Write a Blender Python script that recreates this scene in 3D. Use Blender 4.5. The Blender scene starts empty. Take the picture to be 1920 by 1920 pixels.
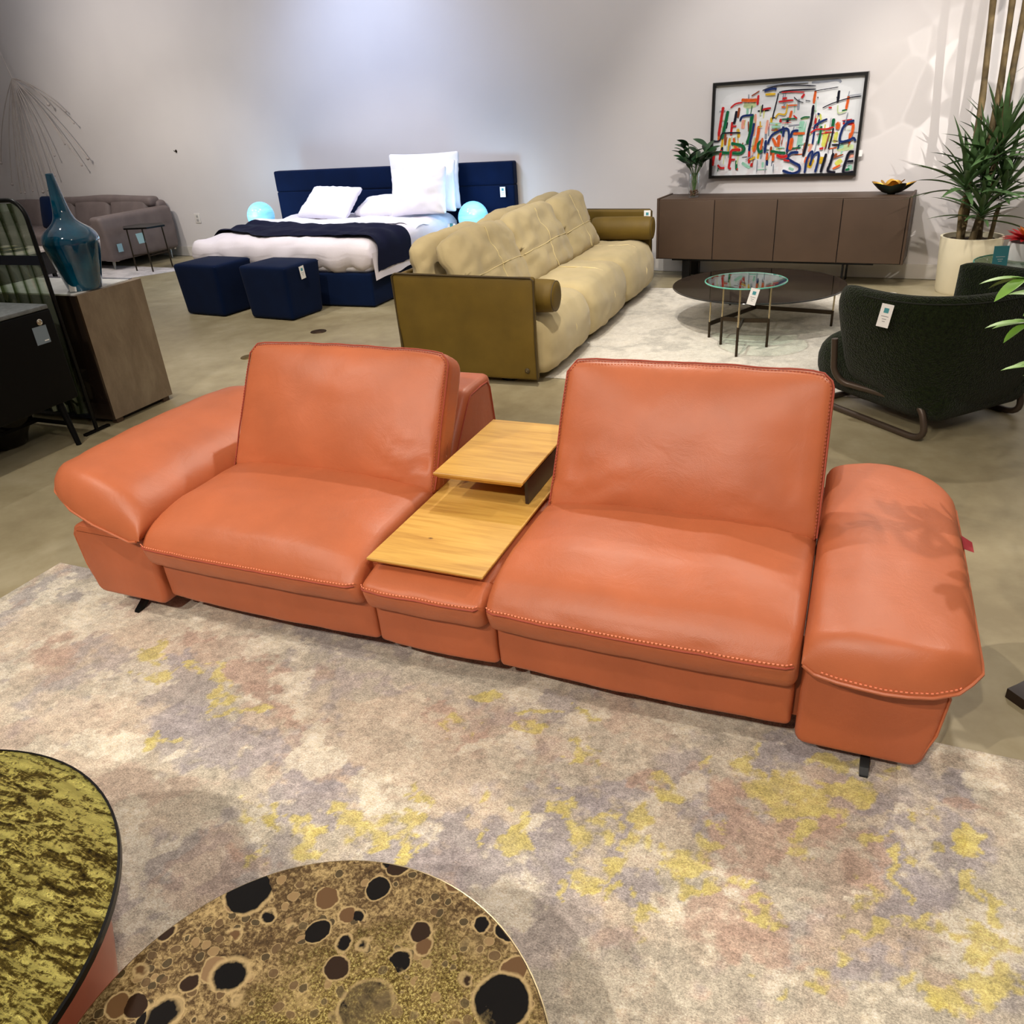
import bpy, bmesh, math, random
from mathutils import Vector, Matrix, noise
from math import sin, cos, pi, sqrt, radians as R
random.seed(7)
COL = bpy.context.scene.collection
scene = bpy.context.scene
WM = {}          # world matrix of every thing we build

# ------------------------------------------------------------------ materials
def lin(c):
    return tuple(((x / 255.0) / 12.92 if x <= 10 else (((x / 255.0) + .055) / 1.055) ** 2.4) for x in c) + (1.0,)

def newmat(name):
    m = bpy.data.materials.new(name); m.use_nodes = True
    nt = m.node_tree
    return m, nt, nt.nodes['Principled BSDF'], nt.nodes, nt.links

def setin(b, k, v):
    if k in b.inputs: b.inputs[k].default_value = v

def bump(nt, b, height, strength=.2, dist=.01):
    bp = nt.nodes.new('ShaderNodeBump'); bp.inputs['Strength'].default_value = strength
    bp.inputs['Distance'].default_value = dist
    nt.links.new(height, bp.inputs['Height']); nt.links.new(bp.outputs[0], b.inputs['Normal'])
    return bp

def texco(nt, scale=(1, 1, 1), kind='Object', rot=(0, 0, 0)):
    tc = nt.nodes.new('ShaderNodeTexCoord'); mp = nt.nodes.new('ShaderNodeMapping')
    mp.inputs['Scale'].default_value = scale; mp.inputs['Rotation'].default_value = rot
    nt.links.new(tc.outputs[kind], mp.inputs[0]); return mp.outputs[0]

def noisetex(nt, co, scale, detail=3, rough=.5, dist=0):
    n = nt.nodes.new('ShaderNodeTexNoise'); n.inputs['Scale'].default_value = scale
    n.inputs['Detail'].default_value = detail; n.inputs['Roughness'].default_value = rough
    n.inputs['Distortion'].default_value = dist
    nt.links.new(co, n.inputs['Vector']); return n

def ramp(nt, fac, stops, interp='LINEAR'):
    r = nt.nodes.new('ShaderNodeValToRGB'); r.color_ramp.interpolation = interp
    e = r.color_ramp.elements
    while len(e) < len(stops): e.new(.5)
    for i, (p, c) in enumerate(stops):
        e[i].position = p; e[i].color = c
    nt.links.new(fac, r.inputs[0]); return r.outputs[0]

def simple(name, rgb, rough=.5, metal=0., nscale=0, nvar=.12, bstr=0., bscale=200, spec=.5, sheen=0., coat=0.):
    m, nt, b, N, L = newmat(name)
    c = lin(rgb); setin(b, 'Roughness', rough); setin(b, 'Metallic', metal)
    setin(b, 'Specular IOR Level', spec); setin(b, 'Sheen Weight', sheen); setin(b, 'Coat Weight', coat)
    co = texco(nt)
    n = noisetex(nt, co, nscale or 6)
    lo = tuple(x * (1 - nvar) for x in c[:3]) + (1,); hi = tuple(min(1, x * (1 + nvar)) for x in c[:3]) + (1,)
    L.new(ramp(nt, n.outputs[0], [(.3, lo), (.7, hi)]), b.inputs['Base Color'])
    if bstr:
        n2 = noisetex(nt, co, bscale, 4, .6)
        bump(nt, b, n2.outputs[0], bstr, .004)
    return m

def leather(name, rgb):
    m, nt, b, N, L = newmat(name); c = lin(rgb)
    co = texco(nt)
    n = noisetex(nt, co, 5, 4, .55)
    lo = tuple(x * .90 for x in c[:3]) + (1,); hi = tuple(min(1, x * 1.08) for x in c[:3]) + (1,)
    L.new(ramp(nt, n.outputs[0], [(.3, lo), (.7, hi)]), b.inputs['Base Color'])
    setin(b, 'Roughness', .43); setin(b, 'Specular IOR Level', .42)
    v = N.new('ShaderNodeTexVoronoi'); v.inputs['Scale'].default_value = 420; L.new(co, v.inputs['Vector'])
    n2 = noisetex(nt, co, 9, 5, .6, 1.2)
    mx = N.new('ShaderNodeMath'); mx.operation = 'MULTIPLY_ADD'; mx.inputs[1].default_value = .12
    L.new(v.outputs['Distance'], mx.inputs[0]); L.new(n2.outputs[0], mx.inputs[2])
    bump(nt, b, mx.outputs[0], .22, .008)
    return m

def glassmat(name, rgb, fres=.06, rough=.0, dens=1.0):
    """thin glass: see-through tint plus mirror reflection by Fresnel"""
    m, nt, b, N, L = newmat(name); N.remove(b)
    out = N['Material Output']
    tr = N.new('ShaderNodeBsdfTransparent'); tr.inputs[0].default_value = lin(rgb)
    gl = N.new('ShaderNodeBsdfGlossy'); gl.inputs['Roughness'].default_value = rough
    fc = N.new('ShaderNodeLayerWeight'); fc.inputs['Blend'].default_value = .5
    pw = N.new('ShaderNodeMath'); pw.operation = 'POWER'; pw.inputs[1].default_value = 4.5; L.new(fc.outputs['Facing'], pw.inputs[0])
    lw = N.new('ShaderNodeMath'); lw.operation = 'MULTIPLY_ADD'; lw.inputs[1].default_value = .9; lw.inputs[2].default_value = .03; L.new(pw.outputs[0], lw.inputs[0])
    mx = N.new('ShaderNodeMixShader')
    L.new(lw.outputs[0], mx.inputs[0]); L.new(tr.outputs[0], mx.inputs[1]); L.new(gl.outputs[0], mx.inputs[2])
    L.new(mx.outputs[0], out.inputs[0]); return m

def emit(name, rgb, s, streak=False):
    m, nt, b, N, L = newmat(name)
    co = texco(nt, (4, 4, 30)); n = noisetex(nt, co, 1.2)
    c = lin(rgb)
    col = ramp(nt, n.outputs[0], [(.4, c), (.75, tuple(min(1, x * 1.25 + .05) for x in c[:3]) + (1,))])
    L.new(col, b.inputs['Base Color']); L.new(col, b.inputs['Emission Color']); b.inputs['Emission Strength'].default_value = s
    setin(b, 'Roughness', .15)
    return m

# ------------------------------------------------------------------ mesh builder
class MB:
    def __init__(s): s.v = []; s.f = []; s.c = None; s.mi = []
    def add(s, vs, fs, M=None, D=None, col=None):
        o = len(s.v)
        for p in vs:
            p = Vector(p)
            if D: p = Vector(D(p))
            if M is not None: p = M @ p
            s.v.append(p)
        if col is not None:
            if s.c is None: s.c = []
            s.c += [col] * len(vs)
        s.f += [tuple(i + o for i in f) for f in fs]; return s
    def box(s, c, d, M=None, bev=0, **k):
        if bev: return s.rb(c, d, bev, 3, M=M, lo=True, **k)
        x, y, z = [q / 2 for q in d]; cx, cy, cz = c
        vs = [(cx + i * x, cy + j * y, cz + l * z) for i in (-1, 1) for j in (-1, 1) for l in (-1, 1)]
        return s.add(vs, [(0, 1, 3, 2), (4, 6, 7, 5), (0, 4, 5, 1), (2, 3, 7, 6), (0, 2, 6, 4), (1, 5, 7, 3)], M, **k)
    def span(s, a, b, M=None, bev=0, **k):
        return s.box([(a[i] + b[i]) / 2 for i in range(3)], [abs(b[i] - a[i]) for i in range(3)], M, bev, **k)
    def rb(s, c, d, r, n=10, M=None, D=None, lo=False, puff=(0, 0, 0), pe=2.0, **k):
        """rounded box, optionally puffed out on each axis"""
        h = [q / 2 for q in d]; r = min(r, min(h) * .999)
        if lo: ts = lambda hh: [-hh, -hh + r * .3, -hh + r, hh - r, hh - r * .3, hh]
        else:
            def ts(hh):
                a = [-hh + r * t for t in (0, .12, .3, .55, 1)]
                m = [-hh + r + (2 * hh - 2 * r) * i / n for i in range(1, n)]
                return a + m + [-q for q in a[::-1]]
        T = [ts(q) for q in h]; idx = {}; vs = []; fs = []
        def vid(p):
            key = tuple(round(q, 6) for q in p)
            if key in idx: return idx[key]
            cl = [max(-(h[i] - r), min(h[i] - r, p[i])) for i in range(3)]
            dd = Vector([p[i] - cl[i] for i in range(3)]); L = dd.length
            q = Vector(cl) + (dd / L * r if L > 1e-9 else dd)
            w = list(q)
            for i in range(3):
                if puff[i]:
                    j, kk = [a for a in range(3) if a != i]
                    w[i] += (1 if q[i] > 0 else -1) * puff[i] * max(0, 1 - abs(q[j] / h[j]) ** pe) * max(0, 1 - abs(q[kk] / h[kk]) ** pe) * min(1, abs(q[i]) / h[i])
            q = Vector(w) + Vector(c)
            idx[key] = len(vs); vs.append(q); return idx[key]
        for ax in range(3):
            a, b = [i for i in range(3) if i != ax]
            for sg in (-1, 1):
                A, B = T[a], T[b]
                for i in range(len(A) - 1):
                    for j in range(len(B) - 1):
                        q = []
                        for (ii, jj) in ((i, j), (i + 1, j), (i + 1, j + 1), (i, j + 1)):
                            p = [0, 0, 0]; p[ax] = sg * h[ax]; p[a] = A[ii]; p[b] = B[jj]; q.append(vid(p))
                        if (sg > 0) == (ax == 1): q = q[::-1]
                        fs.append(tuple(q))
        return s.add(vs, fs, M, D, **k)
    def tube(s, pts, r, n=8, M=None, closed=False, flat=None, **k):
        pts = [Vector(p) for p in pts]; m = len(pts); vs = []; fs = []
        rr = r if isinstance(r, (list, tuple)) else [r] * m
        up = None
        for i, p in enumerate(pts):
            a = pts[i - 1] if (i or closed) else p; b = pts[(i + 1) % m] if (i < m - 1 or closed) else p
            t = (b - a).normalized()
            if up is None: up = t.orthogonal().normalized()
            up = (up - t * up.dot(t)); up = up.normalized() if up.length > 1e-6 else t.orthogonal().normalized()
            w = t.cross(up)
            for j in range(n):
                an = 2 * pi * j / n
                vs.append(p + (up * cos(an) + w * sin(an)) * rr[i])
        for i in range(m if closed else m - 1):
            for j in range(n):
                fs.append((i * n + j, i * n + (j + 1) % n, ((i + 1) % m) * n + (j + 1) % n, ((i + 1) % m) * n + j))
        if not closed:
            fs.append(tuple(range(n))[::-1]); fs.append(tuple((m - 1) * n + j for j in range(n)))
        return s.add(vs, fs, M, **k)
    def bar(s, a, b, w, h, M=None, **k):
        """rectangular bar from a to b"""
        a, b = Vector(a), Vector(b); t = (b - a).normalized()
        up = Vector((0, 0, 1)) if abs(t.z) < .95 else Vector((0, 1, 0))
        x = t.cross(up).normalized(); y = x.cross(t)
        vs = [p + x * i * w / 2 + y * j * h / 2 for p in (a, b) for (i, j) in ((-1, -1), (1, -1), (1, 1), (-1, 1))]
        return s.add(vs, [(0, 3, 2, 1), (4, 5, 6, 7), (0, 1, 5, 4), (1, 2, 6, 5), (2, 3, 7, 6), (3, 0, 4, 7)], M, **k)
    def lathe(s, prof, c=(0, 0, 0), n=40, M=None, D=None, cap=True, **k):
        vs = []; fs = []; m = len(prof)
        for (r, z) in prof:
            for j in range(n):
                a = 2 * pi * j / n; vs.append((c[0] + r * cos(a), c[1] + r * sin(a), c[2] + z))
        for i in range(m - 1):
            for j in range(n):
                fs.append((i * n + j, i * n + (j + 1) % n, (i + 1) * n + (j + 1) % n, (i + 1) * n + j))
        if cap and prof[0][0] > 1e-5: fs.append(tuple(range(n))[::-1])
        if cap and prof[-1][0] > 1e-5: fs.append(tuple((m - 1) * n + j for j in range(n)))
        return s.add(vs, fs, M, D, **k)
    def sphere(s, c, r, n=24, sc=(1, 1, 1), M=None, **k):
        prof = [(max(r * sin(pi * i / 16), 1e-6), -r * cos(pi * i / 16)) for i in range(17)]
        return s.lathe(prof, (0, 0, 0), n, D=lambda p: Vector((c[0] + p.x * sc[0], c[1] + p.y * sc[1], c[2] + p.z * sc[2])), M=M, **k)
    def loft(s, rings, cap=True, closed=True, M=None, D=None, **k):
        n = len(rings[0]); vs = [p for r in rings for p in r]; fs = []
        for i in range(len(rings) - 1):
            for j in range(n if closed else n - 1):
                fs.append((i * n + j, i * n + (j + 1) % n, (i + 1) * n + (j + 1) % n, (i + 1) * n + j))
        if cap: fs.append(tuple(range(n))[::-1]); fs.append(tuple((len(rings) - 1) * n + j for j in range(n)))
        return s.add(vs, fs, M, D, **k)
    def grid(s, fn, nu, nv, M=None, D=None, **k):
        vs = [fn(i / nu, j / nv) for i in range(nu + 1) for j in range(nv + 1)]
        fs = [(i * (nv + 1) + j, (i + 1) * (nv + 1) + j, (i + 1) * (nv + 1) + j + 1, i * (nv + 1) + j + 1) for i in range(nu) for j in range(nv)]
        return s.add(vs, fs, M, D, **k)
    def xloft(s, prof, x0, x1, r=.03, axis='x', n=20, D=None, M=None, smooth=.03, ends=(True, True)):
        """extrude a closed (a,z) profile along x (or y) with rounded ends"""
        P = [Vector(p) for p in prof]
        if smooth:
            Q = []; m = len(P)
            for i in range(m):
                a, b, c = P[i - 1], P[i], P[(i + 1) % m]
                la, lc = (a - b).length, (c - b).length
                s0 = b + (a - b) / la * min(smooth, la * .48); s1 = b + (c - b) / lc * min(smooth, lc * .48)
                Q += [s0.lerp(b, t).lerp(b.lerp(s1, t), t) for t in (0, .25, .5, .75, 1)]
            P = []
            for i in range(len(Q)):
                a, b = Q[i], Q[(i + 1) % len(Q)]; k = max(1, int((b - a).length / .05))
                P += [a.lerp(b, j / k) for j in range(k)]
        m = len(P); ar = sum(P[i].x * P[(i + 1) % m].y - P[(i + 1) % m].x * P[i].y for i in range(m))
        sg = 1 if ar > 0 else -1; Nn = []
        for i in range(m):
            t = (P[(i + 1) % m] - P[i - 1]); t = t.normalized() if t.length > 1e-9 else Vector((1, 0))
            Nn.append(Vector((-t.y, t.x)) * sg)
        st = []
        K = 6
        for i in range(K):
            a = i / K * pi / 2
            st.append((x0 + r * (1 - cos(a)), r * (1 - sin(a)) if ends[0] else 0))
        for i in range(n + 1): st.append((x0 + r + (x1 - x0 - 2 * r) * i / n, 0))
        for i in range(K - 1, -1, -1):
            a = i / K * pi / 2
            st.append((x1 - r * (1 - cos(a)), r * (1 - sin(a)) if ends[1] else 0))
        rings = []
        for (x, ins) in st:
            ring = []
            for p, q in zip(P, Nn):
                w = p + q * ins
                ring.append((x, w.x, w.y) if axis == 'x' else (w.x, x, w.y))
            rings.append(ring)
        if (axis == 'x') != (sg > 0): rings = [r_[::-1] for r_ in rings]
        return s.loft(rings, D=D, M=M)
    def pad(s, bot, top, y0, y1, r, n=26, D=None, m=40, end2=True):
        """soft pad along y: the top rolls down to a seam on the bottom outline at both ends"""
        def dense(P, k):
            P = [Vector(p) for p in P]; Q = []
            for i in range(len(P) - 1):
                p0, p1, p2, p3 = P[max(0, i - 1)], P[i], P[i + 1], P[min(len(P) - 1, i + 2)]
                for j in range(k):
                    t = j / k; Q.append(.5 * ((2 * p1) + (p2 - p0) * t + (2 * p0 - 5 * p1 + 4 * p2 - p3) * t * t + (3 * p1 - p0 - 3 * p2 + p3) * t ** 3))
            return Q + [P[-1]]
        B = dense(bot, 8); T = dense(top, 6)
        def zb(x):
            for a, b in zip(B, B[1:]):
                if min(a.x, b.x) <= x <= max(a.x, b.x) and abs(b.x - a.x) > 1e-6: return a.y + (b.y - a.y) * (x - a.x) / (b.x - a.x)
            return (B[0] if abs(x - B[0].x) < abs(x - B[-1].x) else B[-1]).y
        base = B + T[::-1][1:-1]; nb = len(B); K = 9; st = []
        for i in range(K): a = i / K * pi / 2; st.append((y0 + r * (1 - cos(a)), sin(a)))
        for i in range(n + 1): st.append((y0 + r + (y1 - y0 - 2 * r) * i / n, 1))
        for i in range(K - 1, -1, -1): a = i / K * pi / 2; st.append((y1 - r * (1 - cos(a)), sin(a)))
        rings = []
        for (y, k) in st:
            rings.append([(p.x, y, p.y if i < nb else zb(p.x) + (p.y - zb(p.x)) * k + .0004) for i, p in enumerate(base)])
        return s.loft(rings, D=D)
    def stitch(s, pts, step=.010, L=.0055, w=.0016, M=None):
        pts = [Vector(p) for p in pts]; acc = 0; nxt = 0
        for a, b in zip(pts, pts[1:]):
            d = (b - a).length
            if d < 1e-9: continue
            t = (b - a) / d
            while nxt <= acc + d:
                p = a + t * (nxt - acc); s.bar(p - t * L / 2, p + t * L / 2, w * 1.6, w * 1.6, M=M); nxt += step
            acc += d
        return s

def mesh_from(name, mb, mat, smooth=True, ang=40, inv=None):
    me = bpy.data.meshes.new(name)
    vs = [tuple(inv @ p) if inv is not None else tuple(p) for p in mb.v]
    me.from_pydata(vs, [], mb.f)
    if mb.c is not None:
        at = me.color_attributes.new('Col', 'FLOAT_COLOR', 'POINT')
        fl = [x for c in mb.c for x in c]; at.data.foreach_set('color', fl)
    mats = mat if isinstance(mat, (list, tuple)) else [mat]
    for m in mats: me.materials.append(m)
    if smooth:
        me.polygons.foreach_set('use_smooth', [True] * len(me.polygons))
        if ang < 180: me.set_sharp_from_angle(angle=R(ang))
    me.validate(); me.update(); return me

def thing(name, label, cat, loc=(0, 0, 0), rz=0, group=None):
    o = bpy.data.objects.new(name, None); COL.objects.link(o); o.empty_display_size = .1
    o.location = loc; o.rotation_euler = (0, 0, rz); tag(o, label, cat, group)
    WM[o.name] = Matrix.Translation(loc) @ Matrix.Rotation(rz, 4, 'Z'); return o

def tag(o, label, cat, group=None):
    o['label'] = label; o['category'] = cat
    if group: o['group'] = group

def part(name, mb, mat, parent, smooth=True, ang=40, local=False, label=None):
    """mesh given in world coordinates (local=True: in the thing's own frame)"""
    W = WM[parent.name]; inv = None if local else W.inverted()
    o = bpy.data.objects.new(name, mesh_from(name, mb, mat, smooth, ang, inv)); COL.objects.link(o)
    o.parent = parent; WM[o.name] = W
    if label: o['label'] = label
    return o

def solo(name, mb, mat, label, cat, group=None, smooth=True, ang=40):
    xs = [p.x for p in mb.v]; ys = [p.y for p in mb.v]; zs = [p.z for p in mb.v]
    loc = Vector(((min(xs) + max(xs)) / 2, (min(ys) + max(ys)) / 2, min(zs)))
    W = Matrix.Translation(loc)
    o = bpy.data.objects.new(name, mesh_from(name, mb, mat, smooth, ang, W.inverted())); COL.objects.link(o)
    o.location = loc; WM[o.name] = W
    if label: tag(o, label, cat, group)
    return o

def struct(name, mb, mat, smooth=False):
    o = solo(name, mb, mat, None, None, smooth=smooth); o['kind'] = 'structure'; return o

def fbm(x, y, z=0, o=4):
    return noise.fractal(Vector((x, y, z)), .6, 2.0, o)

# ------------------------------------------------------------------ camera
cam = bpy.data.cameras.new('camera'); co = bpy.data.objects.new('camera', cam); COL.objects.link(co)
Mc = Matrix(((0.92298, -0.12293, 0.36468, 0), (0.37943, 0.44906, -0.80894, 0), (-0.06432, 0.88501, 0.46112, 1.6), (0, 0, 0, 1)))
co.matrix_world = Mc; cam.sensor_width = 36; cam.lens = 36 * 1470.07 / 1920; cam.clip_start = .05; cam.clip_end = 60
scene.camera = co
# wall frame: a = along the wall, o = distance in front of it
WA = R(-5.748); WU = Vector((cos(WA), sin(WA), 0)); WN = Vector((-sin(WA), cos(WA), 0)); WD = 7.885
def wall(a, o, z=0): return WU * a + WN * (WD - o) + Vector((0, 0, z))
MW = Matrix.Translation(WN * WD) @ Matrix.Rotation(WA, 4, 'Z')   # local x along wall, local y into the wall
BL=[[-1.133,1.417,0.165,0.055,0.067,-0.11,"t"],[-2.019,1.184,0.197,0.065,0.098,-0.087,"t"],[-0.947,1.337,0.112,0.038,0.028,-0.051,"t"],[-2.595,1.468,0.179,0.056,0.145,-0.117,"t"],[-0.479,1.455,0.093,0.032,0.015,-0.049,"g"],[0.06,1.261,0.059,0.021,0.003,-0.033,"g"],[-1.009,1.696,0.241,0.078,0.02,-0.041,"g"],[-1.297,1.688,0.203,0.065,0.022,-0.036,"g"],[-0.534,1.583,0.113,0.038,0.015,-0.049,"g"],[-0.26,0.931,0.248,0.091,0.022,-0.079,"g"],[-0.069,0.989,0.146,0.054,0.01,-0.061,"g"],[-1.227,1.572,0.097,0.031,0.026,-0.043,"g"],[-1.931,1.516,0.063,0.02,0.043,-0.046,"l"],[-1.699,1.265,0.128,0.042,0.067,-0.072,"l"],[-1.443,1.201,0.163,0.055,0.054,-0.066,"l"],[-1.14,1.22,0.112,0.038,0.027,-0.04,"l"],[-0.756,1.108,0.184,0.065,0.041,-0.079,"l"],[-0.432,1.423,0.078,0.027,0.015,-0.051,"l"],[-0.484,1.253,0.135,0.047,0.043,-0.127,"l"],[-0.192,1.423,0.049,0.017,0.007,-0.041,"l"],[-0.031,1.719,0.087,0.029,0.007,-0.069,"l"],[-0.074,1.612,0.013,0.004,0.005,-0.037,"l"],[0.262,1.513,0.058,0.02,-0.001,-0.064,"l"],[0.371,1.466,0.11,0.039,-0.007,-0.103,"l"],[0.285,1.328,0.074,0.026,-0.002,-0.067,"l"],[0.181,1.162,0.09,0.033,0.001,-0.035,"l"],[0.415,1.685,0.048,0.016,-0.006,-0.071,"l"],[0.197,1.593,0.048,0.017,0.0,-0.035,"l"],[-0.28,1.183,0.068,0.024,0.013,-0.053,"l"],[-1.126,1.137,0.122,0.042,0.041,-0.059,"l"],[-1.624,1.512,0.094,0.03,0.069,-0.086,"r"],[-1.507,1.403,0.089,0.029,0.046,-0.059,"r"],[-1.36,1.365,0.07,0.023,0.017,-0.023,"r"],[-0.953,1.512,0.048,0.016,0.022,-0.044,"r"],[-1.805,1.158,0.035,0.012,0.028,-0.027,"r"],[-2.392,1.4,0.085,0.027,0.074,-0.062,"r"],[-1.974,1.628,0.057,0.018,0.027,-0.03,"r"],[-1.242,0.938,0.039,0.014,0.013,-0.015,"r"],[-0.135,1.478,0.044,0.015,0.012,-0.075,"r"],[-0.054,1.354,0.087,0.031,0.012,-0.094,"r"],[0.086,1.468,0.035,0.012,0.005,-0.086,"r"],[0.176,1.42,0.073,0.026,0.001,-0.074,"r"],[-0.086,1.161,0.118,0.042,0.009,-0.056,"r"],[0.001,1.134,0.093,0.034,0.005,-0.042,"r"],[0.446,1.644,0.053,0.018,-0.003,-0.031,"r"],[-0.372,1.491,0.046,0.016,0.011,-0.044,"r"],[-0.835,1.482,0.036,0.012,0.013,-0.029,"r"],[-1.842,1.123,0.125,0.042,0.044,-0.041,"k"],[-2.141,1.66,0.117,0.036,0.038,-0.039,"k"],[-1.216,1.267,0.087,0.029,0.041,-0.059,"k"],[-1.006,1.236,0.041,0.014,0.024,-0.04,"k"],[-0.964,1.193,0.033,0.012,0.023,-0.038,"k"],[-1.465,1.468,0.041,0.013,0.06,-0.082,"k"],[-1.28,1.333,0.045,0.015,0.032,-0.045,"k"],[-1.646,1.667,0.09,0.028,0.046,-0.061,"k"],[-2.513,1.749,0.128,0.038,0.038,-0.035,"k"],[-2.429,1.571,0.12,0.037,0.057,-0.051,"k"],[-0.577,1.238,0.037,0.013,0.009,-0.022,"k"],[-0.245,1.525,0.046,0.016,0.011,-0.053,"k"],[0.14,1.304,0.016,0.006,0.001,-0.017,"k"],[0.501,1.733,0.048,0.016,-0.003,-0.028,"k"],[-0.803,1.449,0.043,0.014,0.01,-0.022,"k"],[-0.741,1.704,0.062,0.02,0.013,-0.034,"k"],[-1.978,1.441,0.045,0.014,0.084,-0.086,"y"],[-1.828,1.504,0.088,0.028,0.03,-0.034,"y"],[-1.716,1.427,0.042,0.014,0.054,-0.062,"y"],[-1.592,1.332,0.08,0.026,0.019,-0.023,"y"],[-1.661,1.339,0.033,0.011,0.034,-0.039,"y"],[-1.726,1.173,0.031,0.01,0.02,-0.021,"y"],[-1.273,1.059,0.034,0.012,0.023,-0.029,"y"],[-1.195,1.058,0.024,0.008,0.032,-0.042,"y"],[-1.079,1.046,0.032,0.011,0.042,-0.06,"y"],[-1.143,0.948,0.032,0.011,0.015,-0.019,"y"],[-0.998,1.117,0.033,0.011,0.036,-0.057,"y"],[-0.95,1.091,0.026,0.009,0.021,-0.035,"y"],[-0.898,1.135,0.045,0.016,0.025,-0.043,"y"],[-0.854,1.058,0.015,0.005,0.019,-0.033,"y"],[-0.827,1.117,0.038,0.013,0.009,-0.017,"y"],[-0.903,1.271,0.02,0.007,0.009,-0.016,"y"],[-0.857,1.23,0.027,0.009,0.008,-0.016,"y"],[-0.913,1.502,0.052,0.017,0.015,-0.03,"y"],[-0.868,1.65,0.047,0.015,0.012,-0.026,"y"],[-0.717,1.163,0.015,0.005,0.01,-0.021,"y"],[-0.624,1.196,0.025,0.009,0.021,-0.05,"y"],[-0.705,1.264,0.02,0.007,0.007,-0.016,"y"],[-0.53,1.324,0.038,0.013,0.011,-0.032,"y"],[-0.695,1.54,0.058,0.019,0.006,-0.016,"y"],[-0.659,1.644,0.074,0.024,0.006,-0.017,"y"],[-0.563,1.529,0.021,0.007,0.019,-0.056,"y"],[-0.438,1.303,0.05,0.017,0.012,-0.038,"y"],[-0.444,1.234,0.03,0.011,0.007,-0.022,"y"],[-0.335,1.322,0.024,0.009,0.018,-0.068,"y"],[-0.371,1.212,0.059,0.021,0.008,-0.028,"y"],[-0.387,1.16,0.023,0.008,0.006,-0.02,"y"],[-0.429,1.13,0.012,0.004,0.009,-0.026,"y"],[-0.335,1.156,0.017,0.006,0.004,-0.016,"y"],[-0.251,1.27,0.023,0.008,0.008,-0.036,"y"],[-0.171,1.313,0.053,0.019,0.012,-0.065,"y"],[-0.199,1.205,0.034,0.012,0.007,-0.033,"y"],[-0.302,1.496,0.046,0.016,0.01,-0.044,"y"],[-0.219,1.573,0.033,0.011,0.004,-0.022,"y"],[-0.117,1.628,0.02,0.007,0.013,-0.093,"y"],[-0.013,1.539,0.093,0.032,0.008,-0.085,"y"],[0.079,1.588,0.111,0.038,0.003,-0.053,"y"],[0.159,1.662,0.1,0.034,0.001,-0.028,"y"],[0.092,1.718,0.078,0.026,0.001,-0.024,"y"],[0.038,1.387,0.023,0.008,0.005,-0.06,"y"],[0.133,1.485,0.012,0.004,0.001,-0.019,"y"],[0.216,1.481,0.017,0.006,0.0,-0.024,"y"],[0.318,1.493,0.034,0.012,-0.001,-0.031,"y"],[0.271,1.408,0.013,0.005,-0.001,-0.058,"y"],[0.326,1.56,0.029,0.01,-0.001,-0.025,"y"],[0.173,1.316,0.016,0.006,0.001,-0.034,"y"],[-0.084,1.224,0.066,0.024,0.002,-0.016,"y"],[-0.013,1.208,0.038,0.013,0.002,-0.013,"y"],[0.283,1.274,0.133,0.048,-0.001,-0.019,"y"],[0.444,1.405,0.021,0.007,-0.003,-0.028,"y"],[0.48,1.371,0.02,0.007,-0.003,-0.027,"y"],[0.384,1.291,0.06,0.022,-0.002,-0.026,"y"],[0.43,1.265,0.059,0.021,-0.003,-0.031,"y"],[0.345,1.136,0.047,0.017,-0.002,-0.033,"y"],[0.265,1.14,0.019,0.007,-0.0,-0.017,"y"],[0.103,1.098,0.025,0.009,0.002,-0.028,"y"],[-0.254,1.101,0.013,0.005,0.012,-0.048,"y"],[-0.233,1.043,0.016,0.006,0.004,-0.017,"y"],[0.012,1.031,0.008,0.003,0.001,-0.013,"y"],[0.13,1.168,0.02,0.007,0.001,-0.024,"y"],[0.424,1.522,0.033,0.012,-0.003,-0.031,"y"],[0.441,1.187,0.056,0.021,-0.004,-0.034,"y"]]
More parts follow.
